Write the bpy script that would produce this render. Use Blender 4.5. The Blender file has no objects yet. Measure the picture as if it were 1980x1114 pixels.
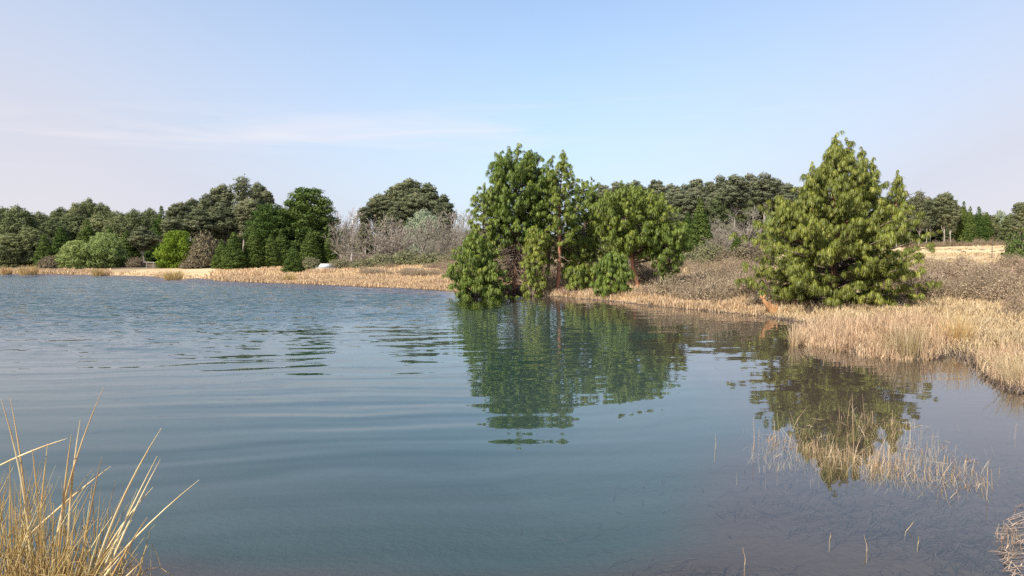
import bpy, math, random
import numpy as np
from mathutils import Vector

SC = bpy.context.scene
COL = SC.collection
R = math.radians

# ------------------------------------------------------------------ camera
PW, PH, FPX, HOR, EYE = 1980.0, 1114.0, 1450.0, 497.0, 2.4
PITCH = math.atan((PH / 2 - HOR) / FPX)
cam = bpy.data.cameras.new('camera')
cam.sensor_width = 36.0
cam.lens = 36.0 * FPX / PW
cam.clip_start = 0.05
cam.clip_end = 6000
cam_o = bpy.data.objects.new('camera', cam)
cam_o.location = (0, 0, EYE)
cam_o.rotation_euler = (math.pi / 2 - PITCH, 0, 0)
COL.objects.link(cam_o)
SC.camera = cam_o

# ------------------------------------------------------------------ light, sky, exposure
SUN_EL, SUN_AZ = 46.0, 222.0            # azimuth clockwise from +Y : behind and to the left
w = bpy.data.worlds.new('World')
SC.world = w
w.use_nodes = True
wn, wl = w.node_tree.nodes, w.node_tree.links
sky = wn.new('ShaderNodeTexSky')
sky.sky_type = 'NISHITA'
sky.sun_disc = False
sky.sun_elevation = R(SUN_EL)
sky.sun_rotation = R(SUN_AZ)
sky.altitude = 1400
sky.air_density = 1.25
sky.dust_density = 2.2
sky.ozone_density = 1.2
tc = wn.new('ShaderNodeTexCoord')
sep = wn.new('ShaderNodeSeparateXYZ')
wl.new(tc.outputs['Generated'], sep.inputs[0])


def wmath(op, a, b=None, clamp=False):
    n = wn.new('ShaderNodeMath')
    n.operation = op
    n.use_clamp = clamp
    for i, v in enumerate((a, b)):
        if v is None:
            continue
        if isinstance(v, (int, float)):
            n.inputs[i].default_value = v
        else:
            wl.new(v, n.inputs[i])
    return n.outputs[0]


def wmix(fac, a, b, blend='MIX'):
    n = wn.new('ShaderNodeMix')
    n.data_type = 'RGBA'
    n.blend_type = blend
    n.clamp_factor = True
    for i, v in ((0, fac), (6, a), (7, b)):
        if isinstance(v, (int, float)):
            n.inputs[i].default_value = v
        elif isinstance(v, tuple):
            n.inputs[i].default_value = (*v, 1)
        else:
            wl.new(v, n.inputs[i])
    return n.outputs[2]


# smoky low haze of the dry season: whitens the sky towards the horizon, more to both sides of north
el = wmath('MAXIMUM', sep.outputs['Z'], 0.0)
hz = wmath('POWER', wmath('SUBTRACT', 1.0, wmath('MULTIPLY', el, 2.0, True), True), 1.4)
side = wmath('MULTIPLY', wmath('POWER', wmath('ABSOLUTE', wmath('ADD', sep.outputs['X'], -0.04)), 1.5), 1.15)
hazef = wmath('ADD', wmath('MULTIPLY', hz, 0.88), side, True)
low = wmath('SUBTRACT', 1.0, wmath('MULTIPLY', el, 2.2, True), True)
hazec = wmix(wmath('MULTIPLY', low, wmath('MULTIPLY', wmath('ABSOLUTE', wmath('ADD', sep.outputs['X'], -0.05)), 1.8, True)), (2.4, 2.9, 3.9), (3.65, 3.46, 3.68))
skyc = wmix(wmath('MULTIPLY', hazef, 0.95), sky.outputs[0], hazec)
# faint cirrus streaks
mp = wn.new('ShaderNodeMapping')
mp.inputs['Scale'].default_value = (1.4, 1.4, 16.0)
mp.inputs['Rotation'].default_value = (0, R(3.0), 0)
wl.new(tc.outputs['Generated'], mp.inputs[0])
cn = wn.new('ShaderNodeTexNoise')
cn.inputs['Scale'].default_value = 2.3
cn.inputs['Detail'].default_value = 5
cn.inputs['Distortion'].default_value = 0.6
wl.new(mp.outputs[0], cn.inputs['Vector'])
cl = wmath('MULTIPLY', wmath('SUBTRACT', cn.outputs['Fac'], 0.47, True), 4.0, True)
band = wmath('SUBTRACT', 1.0, wmath('MULTIPLY', wmath('ABSOLUTE', wmath('SUBTRACT', el, wmath('ADD', 0.168, wmath('MULTIPLY', sep.outputs['X'], 0.05)))), 22.0), True)
band = wmath('MULTIPLY', band, wmath('SUBTRACT', 0.75, wmath('MULTIPLY', sep.outputs['X'], 1.6), True))
skyc = wmix(wmath('MULTIPLY', cl, wmath('MULTIPLY', band, 0.6)), skyc, (4.4, 4.15, 4.3))
bg = wn['Background']
wl.new(skyc, bg.inputs[0])
bg.inputs[1].default_value = 0.12

sd = bpy.data.lights.new('sun', 'SUN')
sd.energy = 4.3
sd.angle = R(0.5)
sd.color = (1.0, 0.93, 0.82)
so = bpy.data.objects.new('sun', sd)
ce = math.cos(R(SUN_EL))
sv = Vector((math.sin(R(SUN_AZ)) * ce, math.cos(R(SUN_AZ)) * ce, math.sin(R(SUN_EL))))
so.rotation_euler = sv.to_track_quat('Z', 'Y').to_euler()
so.location = (-40, -40, 60)
COL.objects.link(so)

SC.view_settings.view_transform = 'Standard'
SC.view_settings.look = 'None'
SC.view_settings.exposure = 0.87
SC.view_settings.gamma = 1.0
SC.cycles.max_bounces = 6
SC.cycles.transparent_max_bounces = 8
SC.cycles.use_denoising = False


# ------------------------------------------------------------------ pixel <-> place helpers
def at(px, py, Y):
    u, v = (px - PW / 2) / FPX, (PH / 2 - py) / FPX
    s = Y / (math.cos(PITCH) + v * math.sin(PITCH))
    return Vector((u * s, Y, EYE + s * (v * math.cos(PITCH) - math.sin(PITCH))))


def on_plane(px, py, z=0.0):
    u, v = (px - PW / 2) / FPX, (PH / 2 - py) / FPX
    d = Vector((u, math.cos(PITCH) + v * math.sin(PITCH), v * math.cos(PITCH) - math.sin(PITCH)))
    s = (z - EYE) / d.z
    return d.x * s, d.y * s


rng = np.random.default_rng(7)

# ------------------------------------------------------------------ materials


def mat(name):
    m = bpy.data.materials.new(name)
    m.use_nodes = True
    nt = m.node_tree
    nt.nodes.clear()
    out = nt.nodes.new('ShaderNodeOutputMaterial')
    return m, nt, out


def setin(nt, sock, v):
    if isinstance(v, (int, float)):
        sock.default_value = v
    elif isinstance(v, tuple):
        sock.default_value = (*v, 1) if len(v) == 3 and sock.type == 'RGBA' else v
    else:
        nt.links.new(v, sock)


def M(nt, op, a, b=None, c=None, clamp=False):
    n = nt.nodes.new('ShaderNodeMath')
    n.operation = op
    n.use_clamp = clamp
    for i, v in enumerate((a, b, c)):
        if v is not None:
            setin(nt, n.inputs[i], v)
    return n.outputs[0]


def MIX(nt, fac, a, b, blend='MIX'):
    n = nt.nodes.new('ShaderNodeMix')
    n.data_type = 'RGBA'
    n.blend_type = blend
    setin(nt, n.inputs[0], fac)
    setin(nt, n.inputs[6], a)
    setin(nt, n.inputs[7], b)
    return n.outputs[2]


def NOISE(nt, scale, vec=None, detail=3.0, rough=0.55, dist=0.0):
    n = nt.nodes.new('ShaderNodeTexNoise')
    n.inputs['Scale'].default_value = scale
    n.inputs['Detail'].default_value = detail
    n.inputs['Roughness'].default_value = rough
    n.inputs['Distortion'].default_value = dist
    if vec is not None:
        nt.links.new(vec, n.inputs['Vector'])
    return n


def SMOOTH(nt, v, a, b):
    n = nt.nodes.new('ShaderNodeMapRange')
    n.interpolation_type = 'SMOOTHSTEP'
    setin(nt, n.inputs[0], v)
    n.inputs[1].default_value = a
    n.inputs[2].default_value = b
    return n.outputs[0]


def leaf_mat(name, c1, c2, c3=None, transl=0.3, jitter=0.16, gloss=0.0):
    """two/three tone foliage driven by the per-leaf attribute 'tone'"""
    m, nt, out = mat(name)
    at_ = nt.nodes.new('ShaderNodeAttribute')
    at_.attribute_name = 'tone'
    t = at_.outputs['Fac']
    col = MIX(nt, M(nt, 'MULTIPLY', t, 1.25, clamp=True), c1, c2)
    if c3:
        col = MIX(nt, M(nt, 'MULTIPLY', M(nt, 'SUBTRACT', t, 0.78, clamp=True), 4.5, clamp=True), col, c3)
    oi = nt.nodes.new('ShaderNodeObjectInfo')
    hsv = nt.nodes.new('ShaderNodeHueSaturation')
    hsv.inputs['Hue'].default_value = 0.5
    nt.links.new(M(nt, 'MULTIPLY_ADD', oi.outputs['Random'], 2 * jitter, 1 - jitter), hsv.inputs['Value'])
    nt.links.new(M(nt, 'MULTIPLY_ADD', oi.outputs['Random'], -0.03, 0.515), hsv.inputs['Hue'])
    nt.links.new(col, hsv.inputs['Color'])
    d = nt.nodes.new('ShaderNodeBsdfDiffuse')
    nt.links.new(hsv.outputs[0], d.inputs[0])
    tr = nt.nodes.new('ShaderNodeBsdfTranslucent')
    nt.links.new(hsv.outputs[0], tr.inputs[0])
    mx = nt.nodes.new('ShaderNodeMixShader')
    mx.inputs[0].default_value = transl
    nt.links.new(d.outputs[0], mx.inputs[1])
    nt.links.new(tr.outputs[0], mx.inputs[2])
    last = mx.outputs[0]
    if gloss:
        g = nt.nodes.new('ShaderNodeBsdfGlossy')
        g.inputs['Roughness'].default_value = 0.45
        g.inputs['Color'].default_value = (0.9, 0.95, 0.8, 1)
        m2 = nt.nodes.new('ShaderNodeMixShader')
        m2.inputs[0].default_value = gloss
        nt.links.new(last, m2.inputs[1])
        nt.links.new(g.outputs[0], m2.inputs[2])
        last = m2.outputs[0]
    nt.links.new(last, out.inputs[0])
    return m


def bark_mat(name, c1, c2, scale=3.0, rough=0.9):
    m, nt, out = mat(name)
    tcn = nt.nodes.new('ShaderNodeTexCoord')
    mp_ = nt.nodes.new('ShaderNodeMapping')
    mp_.inputs['Scale'].default_value = (1, 1, 0.25)
    nt.links.new(tcn.outputs['Object'], mp_.inputs[0])
    n = NOISE(nt, scale, mp_.outputs[0], 6, 0.65)
    col = MIX(nt, SMOOTH(nt, n.outputs['Fac'], 0.35, 0.65), c1, c2)
    b = nt.nodes.new('ShaderNodeBsdfPrincipled')
    nt.links.new(col, b.inputs['Base Color'])
    b.inputs['Roughness'].default_value = rough
    bp = nt.nodes.new('ShaderNodeBump')
    bp.inputs['Strength'].default_value = 0.5
    nt.links.new(n.outputs['Fac'], bp.inputs['Height'])
    nt.links.new(bp.outputs[0], b.inputs['Normal'])
    nt.links.new(b.outputs[0], out.inputs[0])
    return m


def plain_mat(name, c, rough=0.5, metal=0.0, var=0.12, scale=6.0):
    m, nt, out = mat(name)
    tcn = nt.nodes.new('ShaderNodeTexCoord')
    n = NOISE(nt, scale, tcn.outputs['Object'], 4)
    col = MIX(nt, n.outputs['Fac'], tuple(x * (1 - var) for x in c), tuple(min(1, x * (1 + var)) for x in c))
    b = nt.nodes.new('ShaderNodeBsdfPrincipled')
    nt.links.new(col, b.inputs['Base Color'])
    b.inputs['Roughness'].default_value = rough
    b.inputs['Metallic'].default_value = metal
    nt.links.new(b.outputs[0], out.inputs[0])
    return m


MT = dict(
    pine=leaf_mat('pine_needles', (0.084, 0.118, 0.018), (0.192, 0.235, 0.034), (0.32, 0.335, 0.065), 0.14, 0.10, 0.03),
    pine_y=leaf_mat('yellow_pine_needles', (0.078, 0.100, 0.017), (0.205, 0.235, 0.038), (0.40, 0.40, 0.085), 0.14, 0.06, 0.03),
    euc=leaf_mat('eucalyptus_leaves', (0.095, 0.112, 0.060), (0.190, 0.198, 0.108), (0.24, 0.215, 0.125), 0.2, 0.16),
    euc_grey=leaf_mat('grey_eucalyptus_leaves', (0.100, 0.112, 0.066), (0.205, 0.212, 0.126), (0.26, 0.245, 0.155), 0.2, 0.14),
    dark=leaf_mat('dark_leaves', (0.082, 0.105, 0.048), (0.185, 0.200, 0.090), (0.245, 0.235, 0.115), 0.2, 0.2),
    conf=leaf_mat('conifer_leaves', (0.045, 0.075, 0.020), (0.115, 0.155, 0.042), (0.17, 0.19, 0.055), 0.2, 0.16),
    willow=leaf_mat('willow_leaves', (0.16, 0.20, 0.065), (0.31, 0.36, 0.125), (0.38, 0.42, 0.17), 0.35, 0.06),
    vivid=leaf_mat('vivid_leaves', (0.055, 0.10, 0.014), (0.18, 0.27, 0.036), (0.29, 0.37, 0.065), 0.35, 0.05),
    bud=leaf_mat('budding_leaves', (0.24, 0.28, 0.19), (0.36, 0.41, 0.27), (0.42, 0.46, 0.33), 0.3, 0.05),
    olive=leaf_mat('olive_leaves', (0.13, 0.13, 0.065), (0.24, 0.23, 0.125), (0.30, 0.27, 0.16), 0.25, 0.12),
    brown=leaf_mat('brown_twig_leaves', (0.12, 0.096, 0.06), (0.22, 0.178, 0.112), (0.29, 0.24, 0.155), 0.2, 0.15),
    heath=leaf_mat('heath_leaves', (0.19, 0.135, 0.092), (0.43, 0.325, 0.23), (0.60, 0.48, 0.355), 0.25, 0.12),
    twig=leaf_mat('bare_twigs', (0.165, 0.142, 0.115), (0.31, 0.272, 0.22), (0.46, 0.415, 0.35), 0.0, 0.14),
    twig_pale=leaf_mat('pale_twigs', (0.36, 0.31, 0.28), (0.52, 0.46, 0.42), (0.60, 0.55, 0.50), 0.0, 0.06),
    dead=leaf_mat('dead_pine_twigs', (0.085, 0.06, 0.045), (0.20, 0.15, 0.12), (0.36, 0.29, 0.24), 0.0, 0.08),
    straw=leaf_mat('dry_straw', (0.30, 0.205, 0.11), (0.68, 0.525, 0.335), (0.80, 0.68, 0.48), 0.35, 0.06),
    straw_pale=leaf_mat('pale_straw', (0.27, 0.18, 0.095), (0.70, 0.54, 0.33), (0.84, 0.71, 0.49), 0.35, 0.04),
    straw_tan=leaf_mat('tan_reed', (0.36, 0.235, 0.105), (0.56, 0.39, 0.19), (0.70, 0.55, 0.32), 0.3, 0.05),
    reed=leaf_mat('water_reed', (0.24, 0.165, 0.085), (0.58, 0.44, 0.26), (0.74, 0.64, 0.46), 0.3, 0.05),
    weed=leaf_mat('water_weed', (0.055, 0.045, 0.037), (0.095, 0.077, 0.062), (0.16, 0.13, 0.105), 0.2, 0.05),
    blade=leaf_mat('tall_dry_blades', (0.40, 0.23, 0.09), (0.70, 0.50, 0.235), (0.84, 0.72, 0.44), 0.3, 0.02, 0.05),
    bark_red=bark_mat('red_pine_bark', (0.20, 0.085, 0.045), (0.40, 0.20, 0.12)),
    bark=bark_mat('grey_brown_bark', (0.075, 0.055, 0.042), (0.20, 0.15, 0.115)),
    bark_pale=bark_mat('pale_eucalyptus_bark', (0.24, 0.20, 0.165), (0.50, 0.44, 0.375), 1.2),
    orange=bark_mat('torn_orange_wood', (0.24, 0.115, 0.045), (0.42, 0.23, 0.10), 9.0),
)

# ------------------------------------------------------------------ mesh helpers (numpy)


class Geo:
    """collects quads with a tone per vertex"""

    def __init__(self):
        self.v, self.f, self.t, self.n = [], [], [], 0

    def add(self, v, f, t):
        v = np.asarray(v, np.float32).reshape(-1, 3)
        self.v.append(v)
        self.f.append(np.asarray(f, np.int64).reshape(-1, 4) + self.n)
        self.t.append(np.broadcast_to(np.asarray(t, np.float32), (len(v),)))
        self.n += len(v)

    def data(self):
        return np.concatenate(self.v), np.concatenate(self.f), np.concatenate(self.t)

    def xform(self, s, off):
        for i, v in enumerate(self.v):
            self.v[i] = v * np.asarray(s, np.float32) + np.asarray(off, np.float32)
        return self

    def mesh(self, name, material, smooth=False):
        v, f, t = self.data()
        return raw_mesh(name, v, f, t, material, smooth)


def raw_mesh(name, v, f, t, material, smooth=False):
    me = bpy.data.meshes.new(name)
    me.vertices.add(len(v))
    me.vertices.foreach_set('co', np.ascontiguousarray(v, np.float32).ravel())
    me.loops.add(f.size)
    me.loops.foreach_set('vertex_index', np.ascontiguousarray(f, np.int32).ravel())
    me.polygons.add(len(f))
    me.polygons.foreach_set('loop_start', np.arange(0, f.size, 4, dtype=np.int32))
    if smooth:
        me.polygons.foreach_set('use_smooth', np.ones(len(f), bool))
    a = me.attributes.new('tone', 'FLOAT', 'POINT')
    a.data.foreach_set('value', np.ascontiguousarray(t, np.float32))
    me.update(calc_edges=True)
    if material is not None:
        me.materials.append(material)
    return me


def unit(v):
    return v / np.maximum(np.linalg.norm(v, axis=-1, keepdims=True), 1e-9)


def tubes(P, Rr, sides=5):
    """P (B,k,3) centre lines, Rr (B,k) radii -> verts, quads"""
    P = np.asarray(P, float)
    Rr = np.asarray(Rr, float)
    B, k, _ = P.shape
    T = np.empty_like(P)
    T[:, 1:-1] = P[:, 2:] - P[:, :-2]
    T[:, 0] = P[:, 1] - P[:, 0]
    T[:, -1] = P[:, -1] - P[:, -2]
    T = unit(T)
    ref = np.where(np.abs(T[:, :1, 2:3]) > 0.8, np.array([1.0, 0, 0]), np.array([0, 0, 1.0]))
    n1 = unit(np.cross(T, np.broadcast_to(ref, T.shape)))
    n2 = np.cross(T, n1)
    a = np.arange(sides) * 2 * math.pi / sides
    ring = (n1[:, :, None, :] * np.cos(a)[None, None, :, None] + n2[:, :, None, :] * np.sin(a)[None, None, :, None])
    V = P[:, :, None, :] + ring * Rr[:, :, None, None]
    idx = np.arange(B * k * sides).reshape(B, k, sides)
    i0 = idx[:, :-1]
    i1 = idx[:, 1:]
    F = np.stack([i0, np.roll(i0, -1, 2), np.roll(i1, -1, 2), i1], -1)
    return V.reshape(-1, 3), F.reshape(-1, 4)


def ribbons(P, W, side):
    """P (B,k,3), W (B,k) widths, side (B,3) -> verts, quads"""
    P = np.asarray(P, float)
    B, k, _ = P.shape
    o = side[:, None, :] * (np.asarray(W) * 0.5)[:, :, None]
    V = np.stack([P - o, P + o], 2)
    idx = np.arange(B * k * 2).reshape(B, k, 2)
    F = np.stack([idx[:, :-1, 0], idx[:, :-1, 1], idx[:, 1:, 1], idx[:, 1:, 0]], -1)
    return V.reshape(-1, 3), F.reshape(-1, 4)


def leafquads(C, N, size, rg, aspect=1.6):
    """quads centred at C with normals N"""
    B = len(C)
    N = unit(N)
    r = rg.normal(size=(B, 3))
    u = unit(np.cross(N, r))
    v = np.cross(N, u)
    s = (size * rg.uniform(0.6, 1.3, B))[:, None]
    u = u * s * aspect * 0.5
    v = v * s * 0.5
    V = np.stack([C - u - v * 0.35, C - v * 0.0 + v, C + u + v * 0.35, C - v], 1)
    F = np.arange(B * 4).reshape(B, 4)
    return V.reshape(-1, 3), F


def fib(n, rg):
    i = np.arange(n) + 0.5
    ph = np.arccos(1 - 2 * i / n)
    th = math.pi * (1 + 5 ** 0.5) * i + rg.uniform(0, 6)
    return np.stack([np.cos(th) * np.sin(ph), np.sin(th) * np.sin(ph), np.cos(ph)], 1)


# ------------------------------------------------------------------ object helpers


def empty(name, loc, label=None, cat=None, group=None, rz=0.0, scale=(1, 1, 1)):
    o = bpy.data.objects.new(name, None)
    o.empty_display_size = 0.3
    o.location = loc
    o.rotation_euler = (0, 0, rz)
    o.scale = scale
    tag(o, label, cat, group)
    COL.objects.link(o)
    return o


def tag(o, label=None, cat=None, group=None, kind=None):
    for k, v in (('label', label), ('category', cat), ('group', group), ('kind', kind)):
        if v:
            o[k] = v
    return o


def part(name, me, parent=None):
    o = bpy.data.objects.new(name, me)
    o.parent = parent
    COL.objects.link(o)
    return o


# ------------------------------------------------------------------ terrain
shore_px = [(-500, 525.5), (-250, 527), (0, 529.5), (100, 530.5), (200, 532.5), (290, 535), (330, 540.5), (362, 541), (380, 538.5),
            (430, 543.5), (500, 546.5), (600, 550), (700, 554.5), (800, 558.5), (880, 563.5), (1000, 569.5),
            (1080, 573.5), (1150, 580), (1250, 590), (1330, 597.5), (1400, 604.5), (1450, 609), (1500, 615), (1570, 626),
            (1640, 640), (1600, 656), (1640, 672), (1700, 688), (1790, 692), (1840, 676), (1890, 690), (1920, 716), (1950, 738), (1985, 757)]
shore = [on_plane(*p) for p in shore_px]
shore += [(9.9, 13.2), (10.6, 11.5), (10.2, 9.6), (8.6, 8.2), (6.6, 7.4), (5.0, 6.9), (4.5, 6.35), (4.15, 5.85), (3.9, 5.3), (3.15, 4.6),
          (1.5, 4.25), (0, 4.1), (-1.2, 4.3), (-2.2, 4.75), (-3.4, 5.0), (-5.5, 4.6), (-10, 4.0), (-30, 2.0), (-90, 3), (-150, 30), (-165, 80), (-150, 108)]
shore = np.array(shore)


def shore_dist(x, y):
    """signed: + on land, - over water"""
    x = np.asarray(x, float)
    y = np.asarray(y, float)
    d = np.full(x.shape, 1e9)
    ins = np.zeros(x.shape, bool)
    n = len(shore)
    for i in range(n):
        ax, ay = shore[i]
        bx, by = shore[(i + 1) % n]
        dx, dy = bx - ax, by - ay
        t = np.clip(((x - ax) * dx + (y - ay) * dy) / (dx * dx + dy * dy), 0, 1)
        d = np.minimum(d, np.hypot(x - ax - t * dx, y - ay - t * dy))
        c = ((ay > y) != (by > y)) & (x < (bx - ax) * (y - ay) / (by - ay + 1e-12) + ax)
        ins ^= c
    return np.where(ins, -d, d)


def vnoise(x, y, s, k):
    """cheap smooth pseudo noise in -1..1"""
    x = x / s
    y = y / s
    return (np.sin(x * 1.7 + 1.3 * k + np.sin(y * 1.1 + k)) + np.sin(y * 1.9 - 0.7 * k + np.sin(x * 0.9 - k)) + np.sin((x + y) * 1.3 + 2.1 * k)) / 3


def ground_z(x, y):
    x = np.asarray(x, float)
    y = np.asarray(y, float)
    d = shore_dist(x, y)
    d = d + vnoise(x, y, 1.1, 3.0) * 0.14 + vnoise(x, y, 0.45, 5.0) * 0.06
    dl = np.maximum(d, 0)
    land = 0.20 * (1 - np.exp(-dl / 0.8)) + 0.0365 * np.minimum(dl, 260)
    land += vnoise(x, y, 14, 1.0) * 0.22 * np.clip(dl / 25, 0, 1) + vnoise(x, y, 2.6, 2.0) * 0.06 * np.clip(dl / 2, 0, 1)
    land = land - 1.15 * np.exp(-(((x + 22.8) / 2.6) ** 2 + ((y - 93.0) / 3.6) ** 2) ** 2) * np.clip(dl / 5, 0, 1)      # hollow where the car stands
    dw = np.maximum(-d, 0)
    shelf = 1 / (1 + np.exp(-(x - 1.6) * 0.9))
    lake = -((0.045 * shelf + 0.17 * (1 - shelf)) * np.minimum(dw, 5.5) + np.maximum(dw - 5.5, 0) * 0.16)
    lake = np.maximum(lake, -2.6) - 0.02 * (1 + vnoise(x, y, 0.8, 4.0)) * np.clip(dw / 0.5, 0, 1)
    return np.where(d > 0, land, lake)


def gz(x, y):
    return float(ground_z(np.array([x]), np.array([y]))[0])


ang = np.concatenate([np.linspace(-180, -52, 44, endpoint=False), np.linspace(-52, 52, 420), np.linspace(52, 180, 45)[1:]])
rad = np.concatenate([[0.0], np.geomspace(0.7, 760, 430)])
A, RR = np.meshgrid(np.radians(ang), rad, indexing='ij')
GX, GY = np.sin(A) * RR, np.cos(A) * RR
GZ = ground_z(GX, GY)
na, nr = GX.shape
gi = np.arange(na * nr).reshape(na, nr)
GF = np.stack([gi[:-1, :-1], gi[:-1, 1:], gi[1:, 1:], gi[1:, :-1]], -1).reshape(-1, 4)[:, ::-1]

gm, nt, out = mat('ground_soil')
geo = nt.nodes.new('ShaderNodeNewGeometry')
pos = geo.outputs['Position']
sx = nt.nodes.new('ShaderNodeSeparateXYZ')
nt.links.new(pos, sx.inputs[0])
n1 = NOISE(nt, 0.12, pos, 4)
n2 = NOISE(nt, 1.6, pos, 6, 0.7)
n3 = NOISE(nt, 9.0, pos, 5, 0.7)
straw_c = MIX(nt, n2.outputs['Fac'], (0.44, 0.32, 0.17), (0.64, 0.49, 0.29))
soil_c = MIX(nt, n3.outputs['Fac'], (0.22, 0.145, 0.09), (0.42, 0.30, 0.19))
land_c = MIX(nt, SMOOTH(nt, n1.outputs['Fac'], 0.42, 0.62), straw_c, MIX(nt, 0.5, straw_c, soil_c))
land_c = MIX(nt, SMOOTH(nt, n3.outputs['Fac'], 0.52, 0.72), land_c, soil_c)
pale_c = MIX(nt, n2.outputs['Fac'], (0.52, 0.39, 0.22), (0.64, 0.49, 0.29))
# short pale sward of the far left bank and of the field to the right
leftf = M(nt, 'MULTIPLY', SMOOTH(nt, M(nt, 'MULTIPLY', sx.outputs['X'], -1.0), 28.0, 36.0), SMOOTH(nt, sx.outputs['Z'], 0.35, 0.75))
fieldf = SMOOTH(nt, M(nt, 'DIVIDE', sx.outputs['X'], M(nt, 'MAXIMUM', sx.outputs['Y'], 1.0)), 0.45, 0.50)
rightf = M(nt, 'MULTIPLY', fieldf, SMOOTH(nt, sx.outputs['Z'], 2.3, 2.9))
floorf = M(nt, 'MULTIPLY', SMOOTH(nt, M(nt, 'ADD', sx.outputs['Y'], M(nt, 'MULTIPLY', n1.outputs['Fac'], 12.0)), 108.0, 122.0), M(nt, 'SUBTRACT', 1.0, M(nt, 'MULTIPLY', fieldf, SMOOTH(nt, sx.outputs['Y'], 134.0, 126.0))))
land_c = MIX(nt, M(nt, 'MAXIMUM', leftf, M(nt, 'MULTIPLY', rightf, 0.85)), land_c, MIX(nt, M(nt, 'MULTIPLY', SMOOTH(nt, n2.outputs['Fac'], 0.52, 0.75), 0.45), pale_c, soil_c))
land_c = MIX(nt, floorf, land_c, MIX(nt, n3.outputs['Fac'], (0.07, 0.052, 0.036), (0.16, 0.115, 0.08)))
nearf = SMOOTH(nt, sx.outputs['Y'], 9.5, 7.5)
land_c = MIX(nt, nearf, land_c, MIX(nt, n3.outputs['Fac'], (0.075, 0.06, 0.05), (0.16, 0.125, 0.10)))
# wet rim and the lake bed
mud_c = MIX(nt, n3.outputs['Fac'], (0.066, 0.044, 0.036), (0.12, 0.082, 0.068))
deep_c = MIX(nt, n2.outputs['Fac'], (0.020, 0.050, 0.044), (0.026, 0.058, 0.052))  # deep and mid tones: light absorption of the water painted into the bed
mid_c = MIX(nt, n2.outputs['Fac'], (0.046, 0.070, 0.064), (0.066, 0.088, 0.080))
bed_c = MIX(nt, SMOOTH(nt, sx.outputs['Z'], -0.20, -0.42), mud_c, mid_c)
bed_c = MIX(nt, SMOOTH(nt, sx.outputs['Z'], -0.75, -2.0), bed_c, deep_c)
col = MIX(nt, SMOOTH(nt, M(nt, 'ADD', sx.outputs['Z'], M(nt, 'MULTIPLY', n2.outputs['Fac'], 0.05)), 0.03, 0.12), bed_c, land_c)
b = nt.nodes.new('ShaderNodeBsdfPrincipled')
b.inputs['Roughness'].default_value = 0.95
b.inputs['Specular IOR Level'].default_value = 0.1
nt.links.new(col, b.inputs['Base Color'])
bp = nt.nodes.new('ShaderNodeBump')
bp.inputs['Strength'].default_value = 0.6
bp.inputs['Distance'].default_value = 0.06
nt.links.new(n3.outputs['Fac'], bp.inputs['Height'])
nt.links.new(bp.outputs[0], b.inputs['Normal'])
nt.links.new(b.outputs[0], out.inputs[0])
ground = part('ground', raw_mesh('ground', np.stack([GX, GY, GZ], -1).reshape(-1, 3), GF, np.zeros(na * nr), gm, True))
ground['kind'] = 'structure'

# ------------------------------------------------------------------ water
wm, nt, out = mat('lake_water')
geo = nt.nodes.new('ShaderNodeNewGeometry')
pos = geo.outputs['Position']
sx = nt.nodes.new('ShaderNodeSeparateXYZ')
nt.links.new(pos, sx.inputs[0])
wx, wy = sx.outputs['X'], sx.outputs['Y']
dist = M(nt, 'POWER', M(nt, 'ADD', M(nt, 'MULTIPLY', wx, wx), M(nt, 'MULTIPLY', wy, wy)), 0.5)


def vmap(sc, rz=0.0):
    n = nt.nodes.new('ShaderNodeMapping')
    n.inputs['Scale'].default_value = sc
    n.inputs['Rotation'].default_value = (0, 0, rz)
    nt.links.new(pos, n.inputs[0])
    return n.outputs[0]


def slope_noise(scale, vec, detail=2.0):
    n = NOISE(nt, scale, vec, detail, 0.5)
    c = nt.nodes.new('ShaderNodeSeparateColor')
    nt.links.new(n.outputs['Color'], c.inputs[0])
    return M(nt, 'SUBTRACT', c.outputs[0], 0.5), M(nt, 'SUBTRACT', c.outputs[1], 0.5)


warp = NOISE(nt, 0.13, pos, 2.0)
calm_right = SMOOTH(nt, M(nt, 'ADD', wx, M(nt, 'MULTIPLY', wy, -0.18)), -6.0, 2.0)     # sheltered water by the right bank
far = SMOOTH(nt, M(nt, 'ADD', dist, M(nt, 'MULTIPLY', M(nt, 'SUBTRACT', warp.outputs['Fac'], 0.5), 26.0)), 18.0, 44.0)
sheltered = SMOOTH(nt, M(nt, 'ADD', wx, M(nt, 'MULTIPLY', wy, 0.085)), -1.6, 1.2)
far = M(nt, 'MULTIPLY', far, M(nt, 'SUBTRACT', 1.0, M(nt, 'MULTIPLY', sheltered, 0.93)))
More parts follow.
